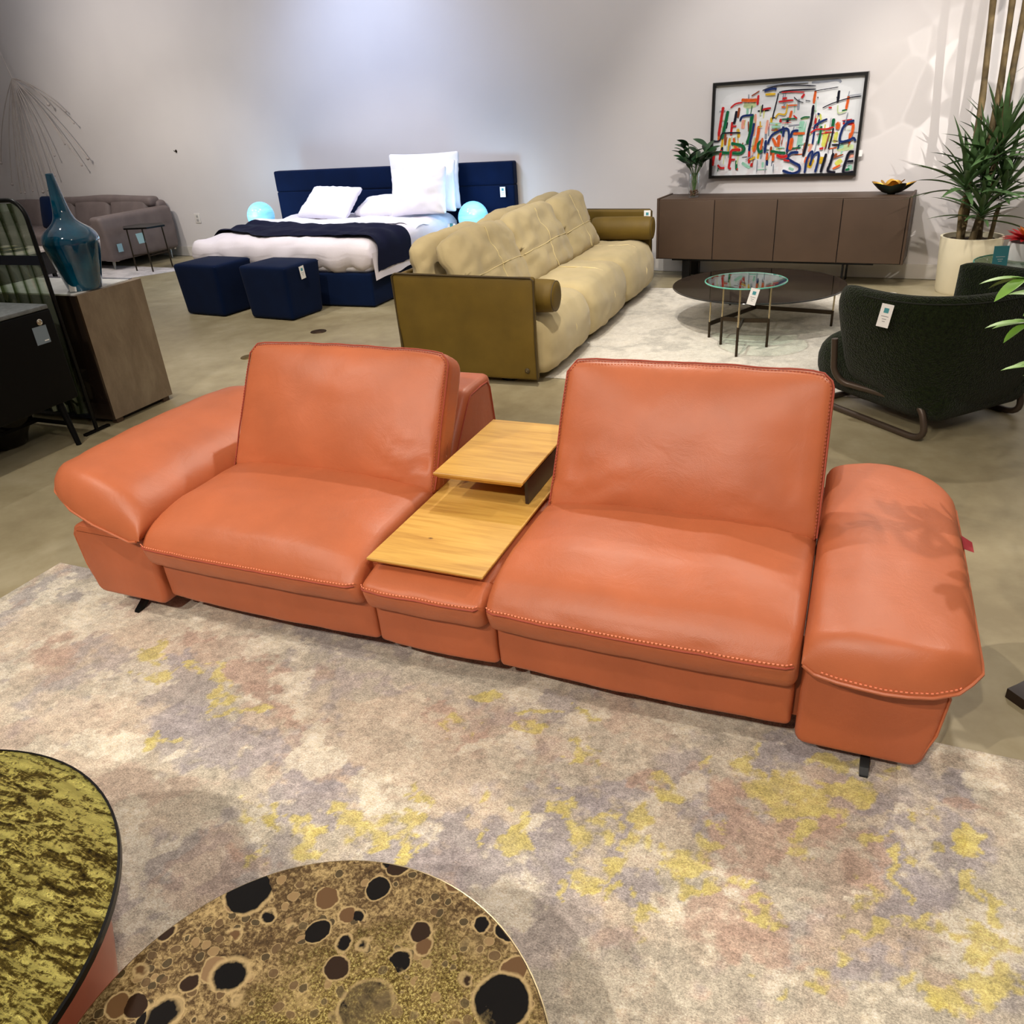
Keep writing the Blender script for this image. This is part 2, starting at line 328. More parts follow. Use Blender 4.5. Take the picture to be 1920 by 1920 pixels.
ST=[["r",26.0,96,589,88,534,76,437,67,356],["g",29.7,140,555,127,483,110,387,95,330],["k",24.1,216,551,207,479,196,448],["k",13.0,23,312,78,318,98,371,156,377,263,374],["y",27.9,235,406,248,332],["r",14.9,175,425,224,430],["g",31.6,358,520,351,441,345,345,328,280],["b",18.6,252,469,272,504,333,511,363,511],["b",22.3,377,447,369,376,356,312,350,222],["y",24.1,168,335,161,220],["y",20.4,104,338,94,206],["o",22.3,204,334,226,259,264,233],["g",26.0,184,290,234,280,289,265,305,232,266,204,166,212,28,220],["r",24.1,36,250,31,166,25,107],["r",22.3,96,239,87,156],["r",18.6,71,114,100,88,137,87],["r",24.1,273,233,210,235,188,219,184,153,174,82],["r",18.6,184,153,229,156],["r",18.6,174,82,197,81],["r",14.9,248,74,262,74],["o",27.9,422,421,416,334,400,253,390,213],["y",26.0,395,326,380,229],["g",22.3,470,307,425,277,439,211,468,226],["b",24.1,492,306,488,201],["o",20.4,460,324,451,227],["p",22.3,492,465,484,355],["o",24.1,547,320,587,254],["b",22.3,763,370,713,361,696,282,685,211],["b",20.4,512,273,522,313,553,352,635,388,678,374,687,283,678,203],["o",27.9,605,342,601,246],["g",22.3,539,216,609,201,670,195],["o",33.4,714,314,706,218],["m",46.4,784,443,782,342,777,224],["g",11.1,770,460,802,473,847,471],["k",24.1,866,562,862,447,847,355,840,261,821,166],["k",11.1,567,670,557,602,539,510,534,471],["k",11.1,571,674,649,684,873,681],["r",9.3,592,673,675,673,782,663],["r",14.9,573,603,698,609],["k",6.5,699,632,740,599,782,585],["k",6.5,797,600,838,593],["r",16.7,605,626,642,628],["r",18.6,762,621,784,650],["y",18.6,458,666,543,664],["k",9.3,430,698,537,725,604,729,871,705],["b",18.6,447,693,522,707,548,698],["a",20.4,832,732,927,733,1037,737,1067,717],["a",11.1,462,727,602,740,807,738],["n",11.1,339,661,405,696],["o",27.9,254,635,324,627,393,627],["r",13.0,161,577,203,607,264,615],["l",42.7,274,595,327,584,378,597],["r",20.4,399,665,396,588],["r",16.7,442,550,514,558],["k",13.0,441,589,435,531],["o",13.0,602,561,636,559],["y",13.0,559,478,582,508,641,505,650,581],["o",11.1,652,570,734,569],["g",11.1,611,464,670,465,745,465],["r",13.0,709,490,741,465],["k",6.5,863,667,958,676,1051,685],["k",8.4,942,535,1026,568,1148,598,1239,607],["a",7.4,1130,614,1237,622],["k",11.1,892,617,900,616],["k",11.1,1045,608,1056,607],["b",14.9,906,495,927,486],["r",13.0,990,534,1018,533],["l",9.3,1063,551,1074,490,1136,502],["b",16.7,991,449,937,428,896,399,894,337,890,259],["r",14.9,897,461,898,415],["g",20.4,949,397,945,320,936,258],["g",27.9,1043,450,1039,385],["k",14.9,1048,377,1043,316,1026,215],["o",31.6,1067,414,1086,391,1073,368],["r",13.0,864,347,911,372,992,372,1047,385],["c",46.4,987,349,984,232],["c",31.6,1076,345,1070,260],["n",9.3,1020,340,994,208],["b",20.4,1208,427,1155,410,1121,366,1112,274,1180,276,1217,293,1236,269],["o",24.1,1204,400,1203,340,1185,295],["k",8.4,1064,237,1142,258,1189,267],["l",46.4,1091,213,1226,224],["m",37.1,1090,228,1145,234],["r",16.7,952,218,984,224],["y",46.4,877,68,903,140],["y",46.4,974,98,984,153],["o",37.1,848,109,859,157],["c",42.7,1098,86,1142,125],["n",13.0,1067,143,1153,168],["o",16.7,1078,55,1139,85],["m",40.9,1199,60,1234,67],["p",27.9,1192,147,1235,157],["g",18.6,1185,44,1216,52],["b",24.1,780,196,721,194,691,154,746,116,799,86,795,42,737,27,657,53],["b",20.4,848,28,855,117,874,181,897,196,895,132],["b",20.4,887,92,905,164,947,190,951,122,936,30],["k",24.1,1014,180,998,105,982,29],["k",24.1,1071,182,1056,103,1042,40,1105,26],["k",26.0,1235,185,1200,182,1183,124,1171,25,1251,27],["k",20.4,1192,111,1240,114],["r",26.0,594,182,638,164,689,170],["r",16.7,658,139,710,129],["y",22.3,435,203,430,154],["o",22.3,514,200,510,143],["o",24.1,566,199,568,133],["y",16.7,360,148,411,171],["a",7.4,324,149,392,188],["m",27.9,290,125,365,81],["m",22.3,707,72,751,55],["a",9.3,431,146,430,46],["a",9.3,503,127,505,44],["a",9.3,574,109,576,43],["m",9.3,511,441,614,428],["r",5.6,614,436,698,436],["m",18.6,531,408,608,409],["n",11.1,533,381,593,382],["p",37.1,283,476,279,404],["p",24.1,384,518,380,343],["p",27.9,882,260,864,197],["y",9.3,419,406,453,420],["c",14.9,930,490,940,444]]
# ------------------------------------------------------------------ palette
M_LEATHER = leather('terracotta_leather', (175, 96, 60))
M_LEATHER2 = leather('terracotta_leather_side', (169, 90, 56))
M_THREAD = simple('orange_thread', (238, 140, 105), .6)
M_SEAM = simple('dark_seam', (150, 62, 40), .7)
M_BLACK = simple('black_metal', (14, 14, 15), .35, .6)
M_NAVY = simple('navy_velvet', (2, 20, 52), .85, sheen=.04, bstr=.1, bscale=300, spec=.1)
M_NAVY2 = simple('navy_throw', (9, 12, 40), .9, bstr=.3, bscale=250, spec=.2)
M_OLIVE = simple('olive_leather', (98, 78, 24), .6, bstr=.15, bscale=150, nvar=.12, spec=.3)
M_OLIVED = simple('olive_piping', (64, 50, 18), .6)
M_BEIGE = simple('beige_nubuck', (176, 160, 120), .85, bstr=.12, bscale=180, nvar=.08, spec=.2, sheen=.15)
M_BEIGES = simple('beige_seam', (206, 190, 140), .8)
M_LINEN = simple('white_linen', (228, 222, 230), .9, bstr=.25, bscale=60, nvar=.03, spec=.2)
M_PILLOW = simple('white_cotton', (236, 234, 242), .9, bstr=.2, bscale=50, nvar=.02, spec=.2)
M_WALNUT = simple('dark_sideboard_veneer', (70, 52, 37), .55, nscale=3, nvar=.14)
M_WALNUTD = simple('dark_reveal', (24, 18, 14), .7)
M_GREY = simple('taupe_grey_leather', (112, 100, 98), .6, bstr=.12, bscale=150)
M_CHROME = simple('brushed_steel', (205, 200, 190), .25, 1.0)
M_BRONZE = simple('dark_bronze', (60, 50, 38), .4, .8)
M_CHAMP = simple('champagne_metal', (190, 175, 140), .25, .9)
M_WHITE = simple('white_card', (240, 240, 238), .6, nvar=.01)
M_TEAL = simple('teal_print', (70, 150, 160), .6, nvar=.01)
M_INK = simple('grey_print', (110, 112, 115), .7, nvar=.01)
M_SLATE = simple('slate_blue_card', (120, 134, 146), .6, nvar=.01)
M_CREAM = simple('cream_ceramic', (232, 222, 192), .45, nvar=.03)
M_SOIL = simple('potting_soil', (50, 36, 24), .95, nscale=60, nvar=.5, bstr=.6, bscale=80)
M_TUBE = simple('brown_tube', (72, 60, 50), .4, .3)
M_GREENRIM = simple('glass_edge_green', (90, 170, 150), .1)
M_BLACKCAB = simple('black_lacquer', (4, 4, 5), .5, spec=.15)
M_GREYSTONE = simple('grey_stone_top', (105, 110, 112), .5, nscale=40, nvar=.25)
M_GOLD = simple('gold_leaf', (196, 150, 62), .35, .85, bstr=.3, bscale=60)
M_GREENDK = simple('dark_green_patina', (26, 38, 26), .4, .3)
M_RED = simple('red_petal', (190, 28, 34), .5, nvar=.3)
M_ORANGE = simple('orange_petal_heart', (235, 140, 60), .5)
M_COPPER = simple('copper_base', (190, 100, 70), .3, .7)
M_DKWOOD = simple('espresso_wood', (36, 20, 16), .4)
M_BRASS = simple('aged_brass', (120, 100, 50), .4, .8)
M_DKBRASS = simple('dark_brass', (70, 52, 34), .45, .7)
M_PLUG = simple('white_plastic', (225, 220, 214), .4)
M_MIRROR = simple('mirror_strip', (150, 170, 200), .05, 1.0, nvar=.01)

def oakmat():
    m, nt, b, N, L = newmat('oak_veneer')
    co = texco(nt, (3, 34, 10)); n = noisetex(nt, co, 1.6, 5, .55, .5)
    co2 = texco(nt, (1.2, 9, 3)); n2 = noisetex(nt, co2, 1.5, 3, .5, .4)
    mx = N.new('ShaderNodeMath'); mx.operation = 'MULTIPLY_ADD'; mx.inputs[1].default_value = .55
    L.new(n.outputs[0], mx.inputs[0])
    m2 = N.new('ShaderNodeMath'); m2.operation = 'MULTIPLY'; m2.inputs[1].default_value = .45
    L.new(n2.outputs[0], m2.inputs[0]); L.new(m2.outputs[0], mx.inputs[2])
    col = ramp(nt, mx.outputs[0], [(.32, lin((172, 126, 56))), (.5, lin((198, 154, 74))), (.66, lin((210, 168, 86)))])
    # small knots
    v = N.new('ShaderNodeTexVoronoi'); v.inputs['Scale'].default_value = 5.5; L.new(texco(nt, (1, 1.6, 1)), v.inputs['Vector'])
    k = ramp(nt, v.outputs['Distance'], [(.02, (0, 0, 0, 1)), (.06, (1, 1, 1, 1))])
    mc = N.new('ShaderNodeMix'); mc.data_type = 'RGBA'; L.new(k, mc.inputs[0])
    mc.inputs[6].default_value = lin((96, 62, 28)); L.new(col, mc.inputs[7])
    L.new(mc.outputs[2], b.inputs['Base Color']); setin(b, 'Roughness', .38)
    bump(nt, b, mx.outputs[0], .08, .003); return m
M_OAK = oakmat()

def floormat():
    m, nt, b, N, L = newmat('polished_concrete')
    co = texco(nt); n = noisetex(nt, co, .9, 6, .62, .4); n2 = noisetex(nt, co, 9, 5, .6)
    mx = N.new('ShaderNodeMath'); mx.operation = 'MULTIPLY_ADD'; mx.inputs[1].default_value = .35
    L.new(n2.outputs[0], mx.inputs[0]); L.new(n.outputs[0], mx.inputs[2])
    L.new(ramp(nt, mx.outputs[0], [(.5, lin((134, 122, 94))), (.68, lin((154, 143, 113))), (.85, lin((170, 160, 132)))]), b.inputs['Base Color'])
    r = N.new('ShaderNodeMapRange'); L.new(n.outputs[0], r.inputs[0]); r.inputs[3].default_value = .30; r.inputs[4].default_value = .55
    L.new(r.outputs[0], b.inputs['Roughness']); bump(nt, b, n2.outputs[0], .05, .004); return m
def wallmat():
    m, nt, b, N, L = newmat('painted_wall')
    co = texco(nt); n = noisetex(nt, co, 1.2); n2 = noisetex(nt, co, 160, 3)
    L.new(ramp(nt, n.outputs[0], [(.3, lin((214, 209, 208))), (.7, lin((220, 215, 213)))]), b.inputs['Base Color'])
    setin(b, 'Roughness', .85); setin(b, 'Specular IOR Level', .2); bump(nt, b, n2.outputs[0], .06, .002); return m
def attrmat(name, rough, weave=0, sheen=0):
    m, nt, b, N, L = newmat(name)
    a = N.new('ShaderNodeAttribute'); a.attribute_name = 'Col'
    co = texco(nt)
    if weave:
        n = noisetex(nt, co, 260, 3, .8); w = noisetex(nt, texco(nt, (40, 150, 30), rot=(0, 0, R(20))), 3, 5, .8); n3 = noisetex(nt, co, 34, 5, .75)
        mx = N.new('ShaderNodeMix'); mx.data_type = 'RGBA'; mx.blend_type = 'OVERLAY'; mx.inputs[0].default_value = .9
        g = ramp(nt, n.outputs[0], [(.3, (.25, .25, .25, 1)), (.7, (.75, .75, .75, 1))])
        L.new(a.outputs['Color'], mx.inputs[6]); L.new(g, mx.inputs[7])
        mx2 = N.new('ShaderNodeMix'); mx2.data_type = 'RGBA'; mx2.blend_type = 'OVERLAY'; mx2.inputs[0].default_value = .5
        g2 = ramp(nt, n3.outputs[0], [(.3, (.3, .3, .3, 1)), (.7, (.7, .7, .7, 1))])
        L.new(mx.outputs[2], mx2.inputs[6]); L.new(g2, mx2.inputs[7])
        mx3 = N.new('ShaderNodeMix'); mx3.data_type = 'RGBA'; mx3.blend_type = 'OVERLAY'; mx3.inputs[0].default_value = .6
        g3 = ramp(nt, w.outputs[0], [(.35, (.22, .22, .22, 1)), (.65, (.78, .78, .78, 1))])
        L.new(mx2.outputs[2], mx3.inputs[6]); L.new(g3, mx3.inputs[7])
        L.new(mx3.outputs[2], b.inputs['Base Color'])
        ad = N.new('ShaderNodeMath'); ad.operation = 'ADD'; L.new(n.outputs[0], ad.inputs[0]); L.new(n3.outputs[0], ad.inputs[1])
        bump(nt, b, ad.outputs[0], .5, .004)
    else: L.new(a.outputs['Color'], b.inputs['Base Color'])
    setin(b, 'Roughness', rough); setin(b, 'Specular IOR Level', .25); setin(b, 'Sheen Weight', sheen); return m
M_FLOOR = floormat(); M_WALL = wallmat()
M_RUG = attrmat('painterly_rug_pile', .85, 1, .2)
M_ART = attrmat('acrylic_paint', .35)
M_TRIM = simple('white_trim', (214, 208, 200), .5, nvar=.02)
M_CEIL = simple('ceiling_paint', (200, 196, 190), .9, nvar=.02)

# ------------------------------------------------------------------ room shell
struct('floor', MB().span((-13.5, -3.2, -.08), (4.2, 9.6, 0)), M_FLOOR)
struct('wall_back', MB().span((-14.5, 0, 0), (5.2, .12, 3.9), M=MW), M_WALL)
struct('wall_left', MB().span((-13.3, -3.2, 0), (-13.18, 9.5, 3.9)), M_WALL)
struct('wall_right', MB().span((4.1, -3.2, 0), (4.22, 7.7, 3.9)), M_WALL)
struct('ceiling', MB().span((-13.5, -3.2, 3.9), (4.2, 9.6, 3.98)), M_CEIL)
bb = MB().span((-14.3, -.014, 0.004), (4.6, -.0005, .115), M=MW)
bb.xloft([(-.012, .115), (-.012, .128), (-.0005, .128), (-.0005, .115)], -14.3, 4.6, .001, n=1, smooth=0, M=MW)
struct('baseboard_back', bb, M_TRIM)

# ------------------------------------------------------------------ the painterly rug under the leather sofa
PAL = {'t': (196, 181, 162), 'g': (180, 172, 156), 'l': (156, 149, 151), 'r': (176, 150, 134), 'k': (214, 205, 186), 'y': (196, 182, 116)}
PALL = {k: lin(v)[:3] for k, v in PAL.items()}
def rugcol(x, y):
    wx = fbm(x * 3.1, y * 3.1, 1.3, 5) * .10 + fbm(x * 14, y * 14, 5.1, 4) * .055
    wy = fbm(x * 3.1 + 7, y * 3.1, 8.3, 5) * .10 + fbm(x * 14, y * 14 + 9, 2.1, 4) * .055
    n = fbm(x * 1.7, y * 1.7, 3, 5)
    a, b_ = PALL['t'], PALL['g']
    t = max(0, min(1, .5 + n * 1.3)); c = [a[i] * (1 - t) + b_[i] * t for i in range(3)]
    n2 = fbm(x * 2.6 + 3, y * 2.6, 11, 5)
    t = max(0, min(1, (n2 - .05) * 4)) * .6; c = [c[i] * (1 - t) + PALL['l'][i] * t for i in range(3)]
    n3 = fbm(x * 4.2, y * 4.2 + 4, 17, 5)
    t = max(0, min(1, (n3 - .16) * 9)) * .7; c = [c[i] * (1 - t) + PALL['k'][i] * t for i in range(3)]
    n4 = fbm(x * 3.6 + 9, y * 3.6, 23, 5)
    t = max(0, min(1, (n4 - .30) * 9)) * .45; c = [c[i] * (1 - t) + PALL['r'][i] * t for i in range(3)]
    px, py = x + wx * .55, y + wy * .55
    for (bx, by, ax, ay, cx, cy, k) in BL:
        dx, dy = px - bx, py - by
        if dx * dx + dy * dy > .5: continue
        det = ax * cy - ay * cx
        if abs(det) < 1e-9: continue
        u_ = (dx * cy - dy * cx) / det; v_ = (ax * dy - ay * dx) / det
        q = u_ * u_ + v_ * v_
        if q < 2.4:
            soft = 5 if k in 'yk' else 2.2
            t = max(0, min(1, (1.15 - q) * soft + .5))
            hole = fbm(x * 11, y * 11, 31, 4)
            if k == 'y': t *= max(0, min(1, (hole + .30) * 4)) * (.86 + .3 * hole)
            elif k == 'k': t *= .75
            else: t *= max(.0, min(1, (hole + .5) * 3)) * .8
            c = [c[i] * (1 - t) + PALL[k][i] * t for i in range(3)]
    s = 1 + fbm(x * 9, y * 9, 41, 4) * .18 + fbm(x * 34, y * 60, 43, 3) * .20
    crack = abs(fbm(x * 2.3, y * 2.3, 61, 6)); 
    if crack < .010: s *= .84
    return (c[0] * s, c[1] * s, c[2] * s, 1)
def rug_main():
    b = MB(); x0, x1, y0, y1 = -2.94, 1.5, -.9, 1.86; nx, ny = 760, 480; b.c = []
    vs = []; 
    for i in range(nx + 1):
        for j in range(ny + 1):
            x = x0 + (x1 - x0) * i / nx; y = y0 + (y1 - y0) * j / ny
            e = min(x - x0, x1 - x, y - y0, y1 - y)
            z = .011 - (.009 if e < .001 else 0) + fbm(x * 7, y * 7, 3, 3) * .0008
            vs.append((x, y, z)); b.c.append(rugcol(x, y))
    fs = [(i * (ny + 1) + j, (i + 1) * (ny + 1) + j, (i + 1) * (ny + 1) + j + 1, i * (ny + 1) + j + 1) for i in range(nx) for j in range(ny)]
    b.add(vs, fs)
    solo('area_rug', b, M_RUG, 'large painterly beige, lavender and yellow rug under the terracotta leather sofa', 'rug', ang=180)
rug_main()

def cream_rug(name, pts, label, tone, seed):
    """flat rug with corner points, ivory with soft taupe marbling"""
    b = MB(); b.c = []; P = [Vector(p).to_3d() for p in pts]; n = 150
    A, B, C_, D_ = P; hi = lin(tone)[:3]; lo = tuple(x * .58 for x in hi)
    vs = []
    for i in range(n + 1):
        for j in range(n + 1):
            s, t = i / n, j / n; p = (A * (1 - s) + B * s) * (1 - t) + (D_ * (1 - s) + C_ * s) * t
            q = abs(fbm(p.x * 1.6 + seed, p.y * 1.6, seed, 6)); k = max(0, min(1, q * 3.4)); m = fbm(p.x * 7, p.y * 7, seed + 3, 5) * .14
            c = [lo[w] + (hi[w] - lo[w]) * (.35 + .65 * k) for w in range(3)]; c = [max(0, x * (1 + m)) for x in c]
            b.c.append((*c, 1)); e = i in (0, n) or j in (0, n)
            vs.append((p.x, p.y, .002 if e else .010))
    fs = [(i * (n + 1) + j, (i + 1) * (n + 1) + j, (i + 1) * (n + 1) + j + 1, i * (n + 1) + j + 1) for i in range(n) for j in range(n)]
    b.add(vs, fs); return solo(name, b, M_RUG, label, 'rug', ang=180)
cream_rug('area_rug', [(-1.78, 4.62), (.35, 4.62), (.35, 7.30), (-1.78, 7.30)], 'ivory marbled rug under the round smoked glass coffee table', (206, 200, 186), 2)
cream_rug('area_rug', [(-12.2, 6.2), (-8.95, 6.2), (-7.80, 7.90), (-12.2, 8.3)], 'pale grey rug under the taupe leather sofa by the wall', (206, 200, 200), 9)

# ------------------------------------------------------------------ terracotta leather sofa
def wrinkle(p, amp, sc=8, seed=0):
    return fbm(p.x * sc + seed, p.y * sc, p.z * sc + seed, 3) * amp

def main_sofa():
    T = thing('modular_sofa', 'terracotta leather sofa with raised left arm, flat right arm and oak centre console', 'sofa', (-1.06, 2.2, 0))
    seam_y = 1.618
    def seatpad(x0, x1, puff, name='seat_cushion'):
        dz = .042 if name == 'console_cushion' else 0; prof = [(1.655, .268), (1.628, .282), (1.609, .338), (1.612, .352), (1.618, .366), (1.648, .402 - dz * .6), (1.70, .432 - dz), (1.80, .450 - dz), (2.05, .450 - dz), (2.25, .44 - dz), (2.3, .40 - dz), (2.3, .275)]
        w = x1 - x0; cx = (x0 + x1) / 2
        def D(p):
            t = min(1, abs((p.x - cx) / (w / 2))); f = max(0, 1 - t ** 3.2)
            up = max(0, min(1, (p.z - .36) / .07)); fy = max(0, min(1, (p.y - 1.6) / .25))
            z = p.z + up * puff * f * (.35 + .65 * fy) - (1 - f) * .010 * up
            y = p.y - (.010 * f if p.y < 1.70 else 0)
            z += up * wrinkle(p, .004, 6, 3)
            y += wrinkle(p, .003, 11, 5) if p.z < .37 else 0
            return Vector((p.x, y, z))
        b = MB().xloft(prof, x0, x1, .030, D=D, n=26); c = part(name, b, M_LEATHER, T, ang=60)
        q = [D(Vector((x0 + .012 + (w - .024) * i / 40, 1.608, .356))) + Vector((0, -.004 + (.010 if i in (0, 40) else 0), 0)) for i in range(41)]
        part('seam', MB().tube(q, .0026, 6), M_SEAM, c)
        part('stitching', MB().stitch([p + Vector((0, .001, .009)) for p in q], .0105), M_THREAD, c)
        return c
    seatpad(-2.118, -1.250, .030); seatpad(-.838, -.004, .030)
    seatpad(-1.246, -.842, .0, 'console_cushion')
    # fascias under the seats
    for (x0, x1) in ((-2.11, -1.246), (-1.243, -.834), (-.831, -.008)):
        prof = [(1.672, .118), (1.668, .275), (1.70, .30), (2.6, .30), (2.62, .12)]
        def D(p, x0=x0, x1=x1):
            t = (p.x - (x0 + x1) / 2) / ((x1 - x0) / 2)
            return Vector((p.x, p.y - (.012 * (1 - t * t) if p.y < 1.75 else 0) + (wrinkle(p, .003, 9, 7) if p.y < 1.75 else 0), p.z))
        part('front_panel', MB().xloft(prof, x0, x1, .016, D=D, n=16, smooth=.02), M_LEATHER2, T, ang=60)
    # arm bases
    def base(x0, x1, left):
        prof = [(x0 + (.025 if left else 0), .085), (x0, .2), (x0 - (.012 if left else 0), .352), (x0 + .03, .372), (x1 - .04, .372), (x1 + (0 if left else .012), .345), (x1, .2), (x1 - (0 if left else .022), .085)]
        c = part('arm_base', MB().xloft(prof, 1.652, 2.62, .020, axis='y', n=8, smooth=.035), M_LEATHER2, T, ang=60)
        return c
    bl = base(-2.478, -2.122, True); br = base(.004, .322, False)
    pz = [(.290, 1.658, .105), (.318, 1.657, .20), (.328, 1.657, .315), (.318, 1.657, .348), (.28, 1.657, .364), (.03, 1.657, .366)]
    part('piping', MB().tube(pz, .0035, 6), M_LEATHER, br)
    pz = [(-2.444, 1.658, .11), (-2.472, 1.657, .20), (-2.483, 1.657, .325), (-2.468, 1.657, .350), (-2.44, 1.657, .364), (-2.15, 1.657, .366)]
    part('piping', MB().tube(pz, .0035, 6), M_LEATHER, bl)
    part('inner_frame', MB().span((-2.15, 1.71, .13), (.012, 2.58, .385)), M_LEATHER2, T, smooth=False)
    # raised left arm wing: lens-shaped section, higher at its outer tip
    LB = [(-2.562, .526), (-2.50, .492), (-2.30, .415), (-2.15, .368), (-2.114, .376)]
    LT = [(-2.562, .526), (-2.548, .552), (-2.46, .582), (-2.34, .574), (-2.22, .537), (-2.135, .480), (-2.104, .425), (-2.114, .376)]
    def DL(p):
        q = (p.y - 1.64) / 1.0
        tip = max(0, (-2.30 - p.x) / .26)
        z = p.z + .014 * tip * sin(pi * min(1, max(0, q))) + wrinkle(p, .004, 5, 2)
        y = p.y + (.07 * tip ** 2.2 if q < .5 else -.07 * tip ** 2.2) * (1 - min(q, 1 - q) * 2 if 0 <= q <= 1 else 1) + (.05 if q < .5 else -.05) * max(0, (-2.44 - p.x) / .12) ** 3 * max(0, 1 - 6 * min(q, 1 - q))
        return Vector((p.x, y, z))
    a1 = part('armrest', MB().pad(LB, LT, 1.610, 2.66, .085, D=DL), M_LEATHER, T, ang=60, label='raised wing armrest')
    q = [DL(Vector(p)) for p in [(-2.118, 1.609, .375), (-2.15, 1.609, .369), (-2.22, 1.609, .389), (-2.30, 1.609, .415), (-2.40, 1.609, .453), (-2.50, 1.609, .492), (-2.535, 1.609, .508), (-2.562, 1.613, .526), (-2.564, 1.70, .526), (-2.564, 1.80, .526), (-2.564, 2.0, .526), (-2.564, 2.3, .526), (-2.564, 2.5, .526), (-2.562, 2.65, .526)]]
    sp = []
    for a, b in zip(q, q[1:]): sp += [Vector(a).lerp(Vector(b), i / 6) for i in range(6)]
    part('piping', MB().tube(sp, .005, 6), M_LEATHER, a1)
    # flat right arm pad
    RB = [(.000, .388), (.03, .370), (.18, .366), (.33, .376), (.374, .410)]
    RT = [(.000, .388), (.002, .425), (.03, .456), (.12, .474), (.24, .472), (.33, .456), (.366, .434), (.374, .410)]
    def DR(p):
        q = (p.y - 1.58) / 1.06; out = max(0, (p.x - .15) / .22)
        z = p.z + wrinkle(p, .004, 5, 9) + .014 * sin(pi * min(1, max(0, q))) * max(0, min(1, (p.z - .39) / .06))
        x = p.x
        if q > .8: x -= .05 * ((q - .8) / .2) ** 2 * max(0, min(1, p.x / .3))
        y = p.y - (.02 if q < .5 else -.02) * (1 - (2 * (p.x - .01) / .36 - 1) ** 2) + (.05 if q < .5 else -.05) * max(0, out) ** 3.5 * max(0, 1 - 5 * min(q, 1 - q))
        return Vector((x, y, z))
    a2 = part('armrest', MB().pad(RB, RT, 1.588, 2.64, .060, D=DR), M_LEATHER, T, ang=60, label='flat lowered armrest')
    q = [DR(Vector(p)) for p in [(.003, 1.587, .386), (.03, 1.587, .370), (.08, 1.587, .367), (.13, 1.587, .366), (.18, 1.587, .366), (.23, 1.587, .368), (.28, 1.587, .371), (.33, 1.587, .377), (.355, 1.587, .395), (.374, 1.592, .410), (.376, 1.64, .410), (.376, 1.72, .410), (.376, 1.9, .410), (.376, 2.2, .410), (.376, 2.45, .410), (.374, 2.62, .410)]]
    sp = []
    for a, b in zip(q, q[1:]): sp += [Vector(a).lerp(Vector(b), i / 6) for i in range(6)]
    part('piping', MB().tube(sp, .0048, 6), M_LEATHER, a2)
    part('stitching', MB().stitch([p + Vector((0, -.001, .013)) for p in sp[8:44]], .0105), M_THREAD, a2)
    part('label_tab', MB().add([(.376, 2.19, .425), (.405, 2.20, .412), (.405, 2.26, .412), (.376, 2.27, .425)], [(0, 1, 2, 3)]), simple('red_tab', (150, 30, 40), .6), a2)
    # back cushions, leaning back
    for (x0, x1, nm) in ((-2.105, -1.245, 1), (-.818, -.008, 2)):
        w = x1 - x0; Hh = .50; th = .125
        lean = R(29 if nm == 1 else 28)
        Mx = Matrix.Translation(((x0 + x1) / 2, 2.100, .425)) @ Matrix.Rotation(-lean, 4, 'X')
        sw = .014
        def D(p, w=w, nm=nm):
            t = p.x / (w / 2); z01 = p.z / Hh
            y = p.y
            front = 1 if p.y < th / 2 else 0
            if front:
                y -= .050 * max(0, 1 - abs(t) ** 3) * max(0, 1 - abs(2 * z01 - 1) ** 3)
                # radial creases at the lower corners
                for sgn in (-1, 1):
                    dx = (p.x - sgn * w / 2); r_ = sqrt(dx * dx + p.z * p.z)
                    if .03 < r_ < .34: y += (.010 if (sgn < 0) == (nm == 2) else .006) * sin(math.atan2(p.z, abs(dx)) * 17 + 3 * fbm(p.x * 5, p.z * 5, nm)) * (1 - r_ / .34) * min(1, r_ / .1)
            x = p.x * (1 + .02 * (1 - z01))
            z = p.z + .006 * (1 - t * t) * (z01 > .5) - .022 * abs(t) ** 14 * max(0, z01) ** 2 + wrinkle(p, .003, 7, nm)
            return Vector((x, y + wrinkle(p, .005, 4, nm), z))
        bc = part('back_cushion', MB().rb((0, th / 2, Hh / 2), (w, th, Hh), .034, 22, D=D, M=Mx), M_LEATHER, T, ang=180)
        hw = w / 2 - .004
        loop = [(-hw, .02)] + [(-hw, .02 + (Hh - .05) * i / 14) for i in range(1, 15)] + [(-hw + .025, Hh - .006)] + [(-hw + .03 + (2 * hw - .06) * i / 24, Hh - .002) for i in range(25)] + [(hw - .006, Hh - .014)] + [(hw, Hh - .03 - (Hh - .05) * i / 14) for i in range(15)]
        pts = [D(Vector((x, .010, z))) for (x, z) in loop]
        part('seam', MB().tube(pts, .0028, 6, M=Mx), M_SEAM, bc)
        inner = [D(Vector((x * .985, .0015, z - .009))) for (x, z) in loop]
        part('stitching', MB().stitch(inner, .0105, M=Mx), M_SEAM, bc)
        # padded back body behind the cushion
        px0, px1 = (x0 + .02, x1 - .048) if nm == 1 else (x0 + .03, x1 - .03)
        prof = [(2.30, .20), (2.34, .42), (2.54, .650), (2.755, .655), (2.79, .45), (2.78, .20)]
        bk = part('backrest', MB().xloft(prof, px0, px1, .028, n=14), M_LEATHER2, T, ang=60)
        e = [(px1 + .001, y, z) for (y, z) in ((2.375, .42), (2.53, .600), (2.560, .624), (2.66, .630), (2.715, .628), (2.738, .600), (2.762, .45), (2.757, .30))]
        part('seam', MB().tube(e, .003, 6), M_SEAM, bk)
    part('console_back', MB().xloft([(2.45, .20), (2.45, .36), (2.50, .40), (2.66, .40), (2.70, .36), (2.70, .20)], -1.29, -.80, .02), M_LEATHER2, T, ang=60)
